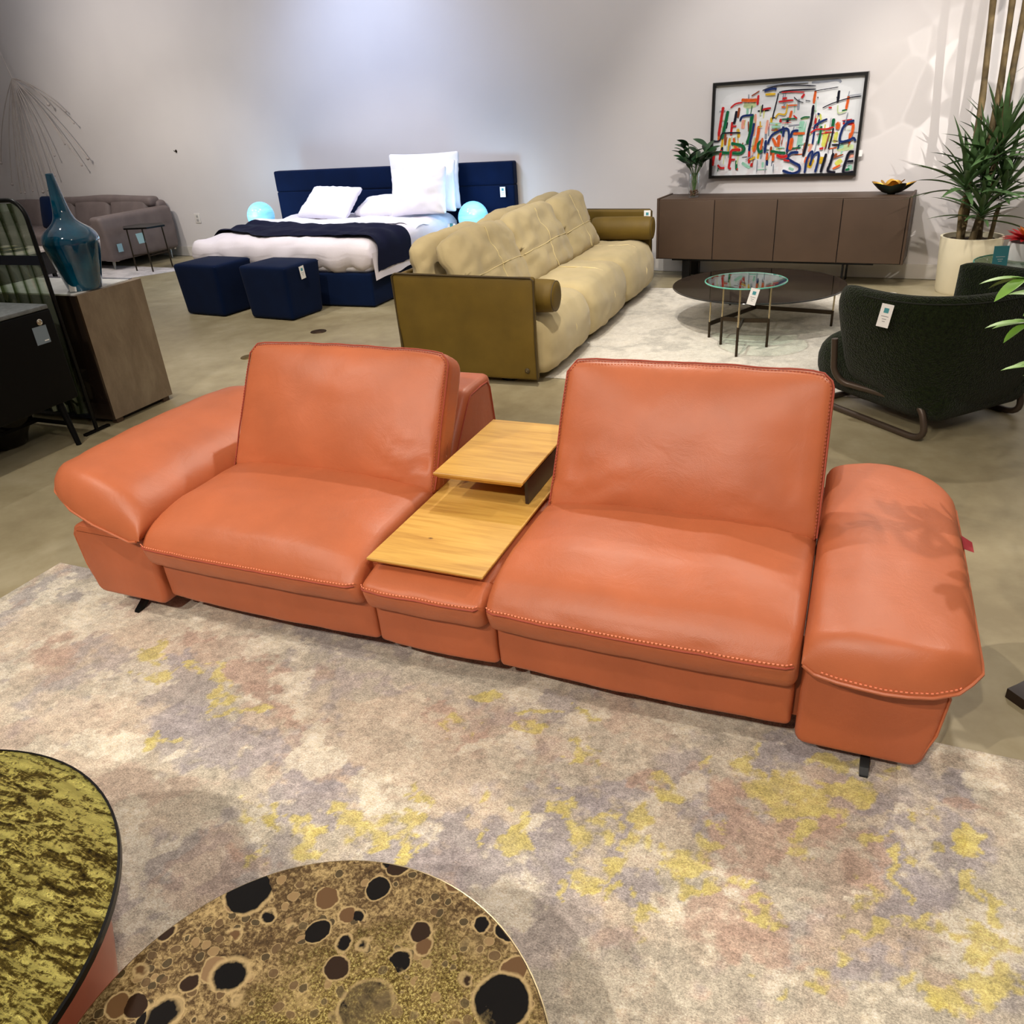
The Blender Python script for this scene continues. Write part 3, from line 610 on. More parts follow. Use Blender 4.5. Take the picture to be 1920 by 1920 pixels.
    # oak trays
    def tray(name, x0, x1, y0, y1, z, t, lab, skew=0):
        b = MB(); c = .012
        lo = [(x0 + c, y0 + c), (x1 - c, y0 + c), (x1 - c, y1 - c), (x0 + c, y1 - c)]; up = [(x0, y0), (x1, y0), (x1, y1), (x0, y1)]
        rings = [[(x, y, z - t) for x, y in lo], [(x, y, z - t * .35) for x, y in up], [(x, y, z - .0015) for x, y in up], [(x + (.0015 if x == x0 else -.0015), y + (.0015 if y == y0 else -.0015), z) for x, y in up]]
        b.loft(rings); return part(name, b, M_OAK, T, smooth=False, label=lab)
    tray('tray', -1.239, -.857, 1.668, 2.56, .428, .020, 'lower oak tray of the console')
    up = tray('tray', -1.205, -.885, 2.060, 2.560, .535, .022, 'upper oak tray of the console')
    part('tray_support', MB().span((-.905, 2.12, .43), (-.893, 2.52, .514)).span((-1.19, 2.46, .43), (-.90, 2.475, .514)), M_DKWOOD, up)
    # slim black feet
    for (x, d) in ((-2.31, -1), (.182, 1)):
        for (y0, y1) in ((1.80, 1.672), (2.45, 2.58)):
            part('foot', MB().loft([[(x - .012, y0 - .02, .085), (x + .012, y0 - .02, .085), (x + .012, y0 + .02, .085), (x - .012, y0 + .02, .085)],
                                    [(x - .011, y1 - .004, .018), (x + .011, y1 - .004, .018), (x + .011, y1 + .022, .014), (x - .011, y1 + .022, .014)],
                                    [(x - .010, y1 - .008, .0115), (x + .010, y1 - .008, .0115), (x + .010, y1 + .02, .0115), (x - .010, y1 + .02, .0115)]]).span((x - .03, min(y0, y0) - .05, .070), (x + .03, y0 + .05, .082)), M_BLACK, T)
    return T
main_sofa()
# ------------------------------------------------------------------ price tags (white card, teal print, grey lines)
def price_tag(M, w, h, label, teal=False, plain=False, name='price_tag'):
    """card in the local xz plane of M, face towards -y"""
    b = MB().span((-w / 2, 0, 0), (w / 2, .0012, h), M=M)
    loc = M.translation
    T = thing(name, label, 'price tag', tuple(loc))
    part('card', b, M_TEAL if teal else M_WHITE, T, smooth=False)
    if plain: return T
    q = MB()
    if not teal:
        q.span((-w * .2, -.0006, h * .62), (w * .2, -.0001, h * .62 + w * .4), M=M)
        part('printed_square', q, M_TEAL, T, smooth=False)
    q = MB()
    for i, (ww, zz) in enumerate(((.3, .46), (.18, .34), (.12, .24))):
        q.span((-w * ww, -.0006, h * zz), (w * ww, -.0001, h * zz + h * .022), M=M)
    part('printed_lines', q, M_WHITE if teal else M_INK, T, smooth=False)
    return T
def TM(loc, rz=0, tilt=0, roll=0):
    return Matrix.Translation(loc) @ Matrix.Rotation(rz, 4, 'Z') @ Matrix.Rotation(tilt, 4, 'X') @ Matrix.Rotation(roll, 4, 'Y')

# ------------------------------------------------------------------ olive and beige sofa
def olive_sofa():
    T = thing('long_sofa', 'long beige cushioned sofa in an olive leather shell, end-on behind the terracotta sofa', 'sofa', (-2.2, 5.9, 0))
    def panel(y0, y1, nm):
        def D(p):
            s = (p.z - .05) / .63
            x = p.x - (.030 * s if p.x < -2.2 else -.0 * s) + (.0 if p.x < -2.2 else -.0)
            return Vector((x, p.y + wrinkle(p, .006, 3, 4) - .03 * sin(pi * max(0, min(1, s))) * (1 if nm else -1) * .4, p.z + .02 * max(0, (-1.9 - p.x)) * s))
        c = part('end_panel', MB().rb((-2.22, (y0 + y1) / 2, .36), (.94, abs(y1 - y0), .635), .020, 14, D=D), M_OLIVE, T, ang=180)
        yy = y0 if nm else y1
        e = [D(Vector(p)) for p in ((-1.752, yy, .05), (-1.750, yy, .30), (-1.750, yy, .66), (-1.77, yy, .675), (-2.1, yy, .677), (-2.66, yy, .677), (-2.688, yy, .66), (-2.688, yy, .3), (-2.688, yy, .05))]
        part('piping', MB().tube(e, .006, 6), M_OLIVED, c); return c
    a = panel(4.425, 4.475, True); panel(7.375, 7.425, False)
    part('back_panel', MB().rb((-2.70, 5.925, .36), (.05, 2.99, .635), .02, 12), M_OLIVE, T, ang=180)
    b = MB(); Mb = Matrix.Translation((-1.815, 4.418, .108)) @ Matrix.Rotation(pi / 2, 4, 'X')
    b.lathe([(.0165, 0), (.0165, .004), (.014, .006), (.0, .006)], n=24, M=Mb)
    bt = part('logo_button', b, M_OLIVED, a)
    q = MB().tube([(-1.815 + .006 * cos(t), 4.4115, .108 + .006 * sin(t)) for t in [R(50 + 260 * i / 14) for i in range(15)]], .0012, 5)
    part('letter_c', q, M_CHAMP, bt)
    # seat blocks
    for i, (y0, y1) in enumerate(((4.49, 5.40), (5.41, 6.40), (6.41, 7.36))):
        def D(p, y0=y0, y1=y1, i=i):
            t = (p.y - (y0 + y1) / 2) / ((y1 - y0) / 2); s = (p.z - .05) / .38
            bul = (1 - abs(t) ** 4)
            x = p.x + (.045 * bul * sin(pi * min(1, max(0, s * .8 + .15))) if p.x > -1.9 else 0) - .07 * max(0, s - .5) ** 2 * 4 * max(0, min(1, (p.x + 1.95) / .2))
            z = p.z + (.018 * bul + .012 * max(0, 1 - abs(t)) if p.z > .35 else 0)
            return Vector((x + wrinkle(p, .010, 5, i), p.y, z + wrinkle(p, .012, 5, i + 3)))
        c = part('seat_cushion', MB().rb((-2.10, (y0 + y1) / 2, .235), (.78, y1 - y0, .37), .075, 16, D=D), M_BEIGE, T, ang=180)
        yy = (y0 + y1) / 2 + .03
        e = [D(Vector(p)) + Vector((.001, 0, .001)) for p in [(-2.3, yy, .42), (-2.1, yy, .42), (-1.9, yy, .42), (-1.79, yy, .42), (-1.74, yy, .40), (-1.713, yy, .35), (-1.71, yy, .25), (-1.72, yy, .10)]]
        part('seam', MB().tube(e, .004, 6), M_BEIGES, c)
    # two rows of loose back cushions
    def bcush(x, y0, y1, z0, Hh, th, lean, i, seam):
        w = y1 - y0
        Mx = Matrix.Translation((x, (y0 + y1) / 2, z0)) @ Matrix.Rotation(-lean, 4, 'Y')
        def D(p):
            t = p.y / (w / 2); s = p.z / Hh
            f = 1 - abs(t) ** 2.6; g = 1 - abs(2 * s - 1) ** 3
            x_ = p.x * (.35 + .65 * (max(0, f) ** .5) * (.45 + .55 * max(0, g) ** .5)) + (.012 * -abs(sin(pi * (s * 1.0 + .02))) if 0 else 0)
            z = p.z - (.035 * abs(t) ** 6 if s > .5 else 0) + .02 * (1 - t * t) * s + fbm(p.y * 2.5 + i * 3, s * 2, i, 3) * .016 * s
            if seam and p.x > 0: x_ -= .007 * math.exp(-((p.z - Hh * .42) / .02) ** 2) + .005 * math.exp(-((p.y) / .02) ** 2)
            return Vector((x_ + fbm(p.y * 5 + i, p.z * 6, i, 3) * .022, p.y + fbm(p.y * 3, p.z * 5, i + 5, 2) * .012, z))
        c = part('back_cushion', MB().rb((0, 0, Hh / 2), (th, w, Hh), min(.08, th / 2 - .002), 18, D=D, M=Mx), M_BEIGE, T, ang=180)
        if seam:
            e = [D(Vector((th / 2, -w / 2 + .03 + (w - .06) * k / 20, Hh * .42))) + Vector((.001, 0, 0)) for k in range(21)]
            part('seam', MB().tube(e, .0035, 6, M=Mx), M_BEIGES, c)
            e = [D(Vector((th / 2, 0, Hh * (.06 + .84 * k / 16)))) + Vector((.001, 0, 0)) for k in range(17)]
            part('seam', MB().tube(e, .0035, 6, M=Mx), M_BEIGES, c)
    for i, (y0, y1) in enumerate(((4.50, 5.46), (5.44, 6.42), (6.40, 7.15))):
        bcush(-2.19, y0, y1, .40, .52, .22, R(24), i, True)
    for i, (y0, y1) in enumerate(((4.47, 5.55), (5.50, 6.50), (6.45, 7.30))):
        bcush(-2.50, y0, y1, .42, .45, .20, R(12), i + 5, False)
    for (x, y) in ((-2.0, 4.58), (-2.4, 7.2), (-2.5, 4.7), (-1.95, 7.15)):
        part('foot', MB().lathe([(.062, 0), (.062, .014), (.02, .018), (.018, .07)], (x, y, 0), 24), M_BLACK, T)
    for (y, x0, x1, nm) in ((4.585, -2.02, -1.655, 'near'), (7.262, -2.262, -1.69, 'far')):
        c = thing('bolster_cushion', 'olive leather bolster against the %s olive end panel of the beige sofa' % ('nearer' if nm == 'near' else 'farther'), 'bolster', ((x0 + x1) / 2, y, .43), 0, 'olive bolsters on the beige sofa')
        r = .100; n = 14
        prof = [(.001, x0 + .004), (r * .6, x0 + .002), (r * .86, x0 + .008), (r * .97, x0 + .03), (r, x0 + .08), (r * 1.01, (x0 + x1) / 2), (r, x1 - .08), (r * .97, x1 - .03), (r * .86, x1 - .008), (r * .6, x1 - .002), (.001, x1 - .004)]
        m = MB().lathe([(a, b_) for a, b_ in prof], n=36, D=lambda p, y=y: Vector((p.z, y + p.y, .538 + p.x)))
        part('bolster_cover', m, M_OLIVE, c, ang=180)
        part('end_piping', MB().tube([(x1 - .012, y + r * .90 * cos(t), .538 + r * .90 * sin(t)) for t in [2 * pi * k / 30 for k in range(30)]], .003, 5, closed=True), M_OLIVED, c)
olive_sofa()
price_tag(TM((-1.775, 7.355, .565), 0, 0, 0), .06, .11, 'white price tag on the far end panel of the beige sofa')

# ------------------------------------------------------------------ bed
def bed():
    T = thing('double_bed', 'double bed with navy velvet base and wide two-band navy headboard', 'bed', (-5.08, 7.2, 0))
    part('bed_base', MB().rb((-5.08, 7.20, .16), (2.04, 1.88, .30), .02, 4), M_NAVY, T)
    for (x0, x1) in ((-6.42, -3.38),):
        for (z0, z1) in ((.12, .851), (.849, 1.075)):
            part('headboard', MB().rb(((x0 + x1) / 2, 8.205, (z0 + z1) / 2), (x1 - x0, .11, z1 - z0), .02, 8, puff=(0, .012, 0)), M_NAVY, T)
    part('mattress', MB().rb((-5.08, 7.20, .42), (2.02, 1.86, .24), .08, 8), M_PILLOW, T, ang=180)
    # duvet: rolls over the foot and the right side
    x0, x1, y0, y1 = -6.14, -4.00, 6.215, 8.10
    def D(p):
        z = p.z; out = Vector(p)
        u_ = (p.x - x0) / (x1 - x0); v_ = (p.y - y0) / (y1 - y0)
        if p.z < .5:   # hanging skirts, uneven hem with folds
            hem = .035 * fbm(p.x * 2.2, p.y * 2.2, 4, 3)
            out.z += hem + (.05 * max(0, .25 - u_) / .25)
            k = (.52 - p.z) / .22
            if p.y < y0 + .1: out.y += .014 * k * sin(p.x * 23 + 2 * fbm(p.x * 3, 0, 1)) + .02 * k
            if p.x > x1 - .1: out.x += .006 * k * sin(p.y * 16 + 2 * fbm(p.y * 3, 0, 1)) - .02 * k
        out.z += fbm(p.x * 2.6, p.y * 2.6, 7, 4) * .016
        out += Vector((wrinkle(p, .012, 6, 1), wrinkle(p, .012, 6, 2), wrinkle(p, .010, 7, 3)))
        return out
    d = part('duvet', MB().rb(((x0 + x1) / 2, (y0 + y1) / 2, .465), (x1 - x0, y1 - y0, .30), .135, 34, D=D, puff=(0, 0, .012)), M_LINEN, T, ang=180)
    # hanging corner of the duvet on the right
    def G(s, t):
        y = 6.20 + .95 * t; top = .50; bot = .262 + .02 * t + .006 * sin(t * 12)
        z = top + (bot - top) * s
        return (x1 + .022 + .010 * s + .006 * s * sin(t * 17), y, z)
    part('duvet_corner', MB().grid(G, 10, 40), M_LINEN, T, ang=180)
    def F(s, t):
        x = -6.05 + 2.02 * s; y = 7.10 + .30 * t + .02 * sin(s * 7)
        z = .632 + .028 * sin(pi * t) + fbm(x * 2.6, y * 2.6, 7, 4) * .016 - max(0, (x + 4.18)) ** 2 * 3
        return (x, y, z)
    part('folded_sheet', MB().grid(F, 50, 10), M_PILLOW, T, ang=180)
    return T
bed()
def throw():
    x0, x1 = -6.155, -3.958
    def P_(s):  # across the bed: up the left side, over, down the right side
        r = .14; zt = .640; L1 = .10; arc = pi / 2 * r; top = (x1 - x0) - 2 * r; L2 = .16; tot = L1 + arc + top + arc + L2
        q = s * tot
        if q < L1: return (x0, zt - r - (L1 - q))
        q -= L1
        if q < arc: a = q / r; return (x0 + r - r * cos(a), zt - r + r * sin(a))
        q -= arc
        if q < top: return (x0 + r + q, zt)
        q -= top
        if q < arc: a = q / r; return (x1 - r + r * sin(a), zt - r + r * cos(a))
        q -= arc; return (x1, zt - r - q)
    def G(s, t):
        x, z = P_(s)
        near = 6.52 - .26 * s + .16 * math.exp(-((s - .13) / .12) ** 2) - .10 * math.exp(-((s - .42) / .07) ** 2) + .03 * sin(s * 30) * .6
        far = 7.22 - .30 * s + .05 * sin(s * 5)
        y = near + (far - near) * t
        e = .010 * (1 - abs(2 * t - 1) ** 8)
        return (x, y, z + e + fbm(x * 2.6, y * 2.6, 7, 4) * .016 + .010 * sin(t * 14 + s * 9) * (0 < s < 1))
    b = MB().grid(G, 90, 24)
    solo('bed_throw', b, M_NAVY2, 'dark navy throw laid across the foot of the bed', 'throw', ang=180)
throw()
def pillow(name, loc, w, h, th, lean, rz, roll, label, seed, mat=None):
    Mx = Matrix.Translation(loc) @ Matrix.Rotation(rz, 4, 'Z') @ Matrix.Rotation(-lean, 4, 'X') @ Matrix.Rotation(roll, 4, 'Y')
    T = thing(name, label, 'pillow', loc, 0, 'white pillows on the bed')
    def D(p):
        a, c = 2 * p.x / w, 2 * (p.z - h / 2) / h
        f = (max(0, 1 - abs(a) ** 2.4) * max(0, 1 - abs(c) ** 2.4)) ** .42
        x = p.x * (1 - .05 * (1 - c * c)) ; z = h / 2 + (p.z - h / 2) * (1 - .05 * (1 - a * a))
        y = p.y * (.12 + .88 * f) + fbm(p.x * 7 + seed, p.z * 7, seed, 3) * .012
        ed = max(abs(a), abs(c)); 
        y += .008 * sin(22 * math.atan2(c, a)) * max(0, ed - .45) * (1 - f)
        return Vector((x, y, z))
    part('pillow_case', MB().rb((0, 0, h / 2), (w, th, h), .03, 22, D=D, M=Mx), mat or M_PILLOW, T, ang=180)
    hem = [D(Vector((sx * (w / 2 - .003), 0, z))) for sx, z in ()]
    return T
pillow('bed_pillow', (-5.36, 7.46, .640), .68, .44, .15, R(52), R(-4), R(3), 'white square pillow leaning at an angle on the left half of the bed', 1)
pillow('bed_pillow', (-4.80, 7.70, .640), .56, .40, .16, R(72), R(6), 0, 'small white pillow lying flat between the leaning and the upright pillow', 2)
pillow('bed_pillow', (-4.22, 7.56, .640), .64, .46, .17, R(16), R(-2), R(-2), 'white ruched pillow standing upright on the right half of the bed', 3)
pillow('bed_pillow', (-4.20, 7.78, .645), .60, .50, .15, R(8), R(3), R(1), 'white pillow standing just behind the ruched upright pillow', 4)
pillow('bed_pillow', (-4.36, 8.00, .645), .84, .56, .14, R(6), 0, 0, 'tallest white pillow leaning on the headboard at the right', 5)

# ------------------------------------------------------------------ nightstands and globe lamps
def nightstand(x, y, lab):
    T = thing('nightstand', lab, 'nightstand', (x, y, 0), WA, 'nightstands beside the bed')
    part('cabinet_body', MB().rb((0, 0, .23), (.46, .40, .338), .006, 3), simple('grey_lacquer', (120, 118, 118), .5), T, local=True)
    d = part('drawer', MB().rb((0, -.205, .31), (.44, .015, .15), .003, 2), simple('grey_lacquer_front', (132, 130, 130), .5), T, local=True)
    part('handle', MB().span((-.06, -.222, .305), (.06, -.213, .315)), M_BLACK, d, local=True)
    for sx in (-1, 1):
        for sy in (-1, 1): part('leg', MB().span((sx * .2 - .012, sy * .17 - .012, 0), (sx * .2 + .012, sy * .17 + .012, .06)), M_BLACK, T, local=True)
nightstand(-6.80, 8.16, 'low grey nightstand left of the navy bed, under a globe lamp')
nightstand(-3.70, 7.92, 'low grey nightstand right of the navy bed, behind the beige sofa')
M_GLOBE = emit('glowing_cyan_glass', (118, 190, 232), .85)
def globe(x, y, z, lab):
    T = thing('globe_lamp', lab, 'table lamp', (x, y, z), 0, 'glowing globe lamps by the bed')
    part('lamp_globe', MB().sphere((x, y, z + .168), .160), M_GLOBE, T, ang=180)
    part('lamp_base', MB().lathe([(.07, 0), (.07, .012), (.05, .02)], (x, y, z)), M_CHROME, T)
globe(-6.62, 8.03, .435, 'glowing cyan globe lamp left of the bed, in front of the bare wall')
globe(-3.76, 7.90, .400, 'glowing cyan globe lamp right of the bed, in front of the headboard')
price_tag(TM((-3.50, 8.12, .735)), .06, .10, 'white price tag on the headboard beside the right globe lamp')
price_tag(TM((-3.93, 7.70, .445), 0, R(-10)), .09, .09, 'white price tag on the nightstand below the right globe lamp')

# ------------------------------------------------------------------ cube ottomans
def ottoman(c, rz, lab):
    T = thing('cube_ottoman', lab, 'ottoman', (*c, 0), rz, 'navy cube ottomans at the foot of the bed')
    def D(p):
        s = p.z / .47; k = .90 + .10 * s
        return Vector((p.x * k, p.y * k, p.z + (.014 * (1 - (p.x / .28) ** 2) * (1 - (p.y / .23) ** 2) if p.z > .4 else 0)))
    part('body', MB().rb((0, 0, .2375), (.56, .46, .465), .030, 10, D=D), M_NAVY, T, local=True, ang=180)
    q = .274
    lp = [(-q, -.228), (q, -.228), (q, .228), (-q, .228)]
    part('piping', MB().tube([(x * .99, y * .97, .452) for x, y in lp], .004, 6, closed=True), M_NAVY, T, local=True)
ottoman((-5.61, 5.975), R(-6), 'navy velvet cube ottoman, the one farther left at the foot of the bed')
ottoman((-4.80, 5.93), R(-6), 'navy velvet cube ottoman nearer the beige sofa, with a white tag')
price_tag(TM((-4.512, 5.88, .34), R(84), 0, R(-6)), .06, .11, 'white price tag on the right side of the nearer navy ottoman')

# ------------------------------------------------------------------ sideboard
def sideboard():
    T = thing('sideboard', 'wide dark brown four-door sideboard against the back wall under the painting', 'sideboard', tuple(wall(-1.448, .235)), WA)
    L = 1.068; z0, z1 = .20, .732
    part('carcass', MB().span((-L, -.20, z0), (L, .20, z0 + .02)).span((-L, .18, z0), (L, .20, z1 - .02)).span((-L + .02, -.20, z0 + .02), (L - .02, .18, z1 - .02)), M_WALNUTD, T, local=True, smooth=False)
    part('top_panel', MB().rb((0, 0, z1 - .012), (2 * L - .045, .40, .020), .003, 2), M_WALNUT, T, local=True)
    for s in (-1, 1):
        part('end_panel', MB().rb((s * (L - .010), 0, (z0 + z1) / 2 + .003), (.020, .422, z1 - z0 + .006), .004, 2), M_WALNUT, T, local=True)
    xs = [-L + .022, -.530, .015, .545, L - .022]
    for a, b in zip(xs, xs[1:]):
        part('door', MB().rb(((a + b) / 2, -.207, (z0 + z1) / 2 - .003), (b - a - .007, .016, z1 - z0 - .020), .002, 2), M_WALNUT, T, local=True)
    part('underframe', MB().span((-.92, -.18, z0 - .014), (.84, .15, z0)), M_BLACK, T, local=True, smooth=False)
    for x, w in ((-.78, .07), (.60, .012)):
        for y in (-.16, .14): part('leg', MB().span((x - w / 2, y - .03, 0), (x + w / 2, y + .03, z0 - .012)), M_BLACK, T, local=True, smooth=False)
sideboard()
SBZ = .732
# painting
def painting():
    T = thing('framed_painting', 'framed colourful abstract lettering painting reading SMILE above the sideboard', 'painting', tuple(wall(-1.5165, .022, 0)), WA)
    a0, a1, z0, z1 = -2.152 + 1.5165, -.878 + 1.5165, .862, 1.643
    fw = .022
    fr = MB()
    for (p, q) in (((a0, z0), (a1, z0 + fw)), ((a0, z1 - fw), (a1, z1)), ((a0, z0 + fw), (a0 + fw, z1 - fw)), ((a1 - fw, z0 + fw), (a1, z1 - fw))):
        fr.span((p[0], -.028, p[1]), (q[0], .020, q[1]))
    part('frame', fr, simple('black_frame', (12, 12, 13), .4), T, local=True, smooth=False, label='black front of the frame')
    sd = MB().span((a0 - .004, -.024, z1), (a1 + .004, .021, z1 + .004)).span((a0 - .004, -.024, z0 - .004), (a0, .021, z1)).span((a1, -.024, z0 - .004), (a1 + .004, .021, z1))
    part('frame_edge', sd, simple('silver_frame_edge', (150, 148, 146), .35, .6), T, local=True, smooth=False, label='silver edge of the frame')
    PC = {'r': (192, 32, 34), 'g': (6, 98, 58), 'k': (14, 16, 34), 'b': (16, 42, 98), 'y': (212, 172, 40), 'o': (212, 92, 34), 'm': (146, 200, 176), 'p': (228, 160, 140), 'a': (140, 146, 158), 'n': (146, 70, 36), 'l': (186, 202, 150), 'c': (206, 208, 96)}
    b = MB(); b.c = []; n = 90; iw0, iw1, iz0, iz1 = a0 + fw, a1 - fw, z0 + fw, z1 - fw
    vs = []
    for i in range(n + 1):
        for j in range(n + 1):
            s, t = i / n, j / n
            base = [.60, .62, .64]; k = .5 + fbm(s * 3, t * 4, 5, 4) * .9; w = max(0, 1 - ((s - .5) / .5) ** 4) * max(0, 1 - max(0, (t - .8) / .2)) 
            c = [min(1, x + .20 * w * max(0, k) + (.06 if w > .3 else 0)) for x in base]
            v = fbm(s * 20, t * 5, 9, 3)
            if t < .28 and v > .1: c = [c[0] * .92, c[1] * .86, c[2] * .86]
            b.c.append((*c, 1)); vs.append((iw0 + (iw1 - iw0) * s, -.004, iz0 + (iz1 - iz0) * t))
    b.add(vs, [(i * (n + 1) + j, (i + 1) * (n + 1) + j, (i + 1) * (n + 1) + j + 1, i * (n + 1) + j + 1) for i in range(n) for j in range(n)])
    rnd = random.Random(4); fl = []
    for i in range(150):
        s, t = rnd.random(), rnd.betavariate(2, 2.6) * .95; L_ = rnd.uniform(.02, .10); vert = rnd.random() < .7
        x, z = (.06 + s * 1.14) * 1000, t * 700 + 40
        fl.append([rnd.choice('yomplcarnngbak'), rnd.choice((5, 8, 12, 22)), x, z, x + (rnd.uniform(-8, 14) if vert else L_ * 1000), z + (L_ * 1100 if vert else rnd.uniform(-10, 10))])
    ST[:0] = fl
    order = sorted(range(len(ST)), key=lambda i: (0 if ST[i][0] in 'mlcpay' and ST[i][1] > 20 else 1, i))
    for oi, si in enumerate(order):
        st = ST[si]; col = lin(PC[st[0]])[:3]; w = st[1] / 1000 * .98
        P = [Vector((st[k] / 1000 + a0 + .002, 0, st[k + 1] / 1000 + z0)) for k in range(2, len(st), 2)]
        # Catmull-Rom
        Q = []
        for k in range(len(P) - 1):
            p0, p1, p2, p3 = P[max(0, k - 1)], P[k], P[k + 1], P[min(len(P) - 1, k + 2)]
            for m in range(8):
                t = m / 8; Q.append(.5 * ((2 * p1) + (p2 - p0) * t + (2 * p0 - 5 * p1 + 4 * p2 - p3) * t * t + (3 * p1 - p0 - 3 * p2 + p3) * t ** 3))
        Q.append(P[-1]); y = -.0045 - .00006 * oi; vs = []; cs = []; m = len(Q)
        for k, q in enumerate(Q):
            t = (Q[min(m - 1, k + 1)] - Q[max(0, k - 1)]); t = t.normalized() if t.length > 1e-9 else Vector((1, 0, 0))
            nn = Vector((-t.z, 0, t.x)); e = min(k, m - 1 - k); ww = w / 2 * (.6 if e == 0 else .9 if e == 1 else 1)
            for side in (-1, -.4, .4, 1):
                jit = 1 + .22 * noise.noise(Vector((k * .6, si * 3.1, side)))
                p = q + nn * side * ww * jit; p.y = y
                p.x = max(iw0, min(iw1, p.x)); p.z = max(iz0, min(iz1, p.z))
                f = 1 + .35 * noise.noise(Vector((p.x * 30, si, p.z * 30 + side * 2))); vs.append(p)
                tip = .12 if abs(side) == 1 else 0
                cs.append(tuple(min(1, x * f + tip * .5) for x in col) + (1,))
        fs = [(k * 4 + j, (k + 1) * 4 + j, (k + 1) * 4 + j + 1, k * 4 + j + 1) for k in range(m - 1) for j in range(3)]
        b.add(vs, fs); b.c += cs
    part('canvas', b, M_ART, T, local=True, smooth=False)
painting()
def wtag(a, z, w, h, lab, nm='wall_label'):
    T = thing(nm, lab, 'label', tuple(wall(a, .04, z)), WA)
    part('card', MB().span((-w / 2, 0, 0), (w / 2, .002, h)), M_WHITE, T, local=True, smooth=False)
wtag(-.862, 1.01, .03, .05, 'small white label card at the right edge of the painting')
def outlet():
    T = thing('wall_outlet', 'white double wall outlet left of the bed', 'outlet', tuple(wall(-9.12, .0, .44)), WA)
    part('cover_plate', MB().rb((0, -.004, .06), (.10, .008, .125), .003, 2), M_PLUG, T, local=True)
    for z in (.035, .085): part('socket', MB().rb((0, -.009, z), (.035, .004, .030), .002, 2), simple('outlet_grey', (170, 168, 165), .5), T, local=True)
outlet()
def hook():
    T = thing('wall_hook', 'tiny dark hook on the bare wall left of the bed', 'hook', tuple(wall(-9.23, .0, 1.33)), WA)
    part('hook_plate', MB().lathe([(.018, 0), (.018, .006), (.0, .008)], M=Matrix.Rotation(pi / 2, 4, 'X')), M_BRONZE, T, local=True)
    part('hook_pin', MB().tube([(0, -.006, 0), (0, -.03, -.004), (0, -.036, .012)], .004), M_BRONZE, T, local=True)
hook()

# vase with leafy stems on the sideboard
M_CLEAR = glassmat('clear_glass', (252, 253, 252)); M_LEAF = simple('dark_green_leaf', (22, 58, 26), .42, nscale=9, nvar=.4)
M_LEAF2 = simple('fresh_green_leaf', (96, 136, 48), .4, nscale=9, nvar=.35)
M_LEAF3 = simple('dracaena_leaf', (72, 100, 58), .45, nscale=9, nvar=.4)
M_STEM = simple('green_stem', (60, 90, 40), .6)
def leaf(b, base, d, L, w, droop=.3, twist=0, n=8, fold=.25):
    """pointed leaf as a folded strip"""
    d = Vector(d).normalized(); side = d.cross(Vector((0, 0, 1)))
    side = side.normalized() if side.length > 1e-3 else Vector((1, 0, 0))
    side = Matrix.Rotation(twist, 3, d) @ side; up = side.cross(d)
    vs = []; p = Vector(base); dd = d.copy()
    for i in range(n + 1):
        t = i / n; ww = w * (sin(pi * min(1, t * .93 + .07)) ** .8 if True else 0) * .5
        vs += [p + side * ww + up * ww * fold, p.copy(), p - side * ww + up * ww * fold]
        dd = (dd + Vector((0, 0, -droop / n))).normalized(); p = p + dd * (L / n)
    fs = []
    for i in range(n):
        for j in range(2): fs.append((i * 3 + j, i * 3 + j + 1, (i + 1) * 3 + j + 1, (i + 1) * 3 + j))
    b.add(vs, fs)
def vase_plant():
    p = wall(-2.205, .33, SBZ)
    T = thing('glass_vase', 'clear cylinder vase with pebbles at the left end of the sideboard', 'vase', tuple(p), WA)
    part('vase_glass', MB().lathe([(.001, .002), (.046, .002), (.049, .006), (.049, .20), (.046, .20), (.046, .012), (.001, .012)], n=32), M_CLEAR, T, local=True)
    pb = MB(); random.seed(3)
    for i in range(60):
        a = random.random() * 6.3; r = .038 * sqrt(random.random()); pb.sphere((r * cos(a), r * sin(a), .018 + .045 * random.random()), .007, 8, (1, 1, .7))
    part('pebbles', pb, simple('brown_pebbles', (96, 66, 46), .5, nscale=60, nvar=.6), T, local=True)
    P2 = thing('leafy_plant', 'bunch of dark green leafy stems standing in the clear vase on the sideboard', 'plant', (p.x, p.y, p.z + .014), WA)
    st = MB(); lf = MB()
    for i in range(9):
        a = 2 * pi * i / 9 + .3; r = .10 + .05 * random.random(); h = .30 + .12 * random.random()
        pts = [(.012 * cos(a), .012 * sin(a), .0), (.02 * cos(a + 2), .02 * sin(a + 2), .12), (.03 * cos(a), .03 * sin(a), .20), (r * cos(a), r * .8 * sin(a), h)]
        st.tube(pts, .004, 5)
        for k in range(5):
            b_ = Vector(pts[2]).lerp(Vector(pts[3]), .25 + .75 * k / 4); an = a + (k - 2) * .9
            leaf(lf, b_, (cos(an), sin(an), .75), .13 + .05 * random.random(), .052, .5, random.uniform(-.6, .6))
    part('stems', st, M_STEM, P2, local=True); part('leaves', lf, M_LEAF, P2, local=True, ang=180)
vase_plant()
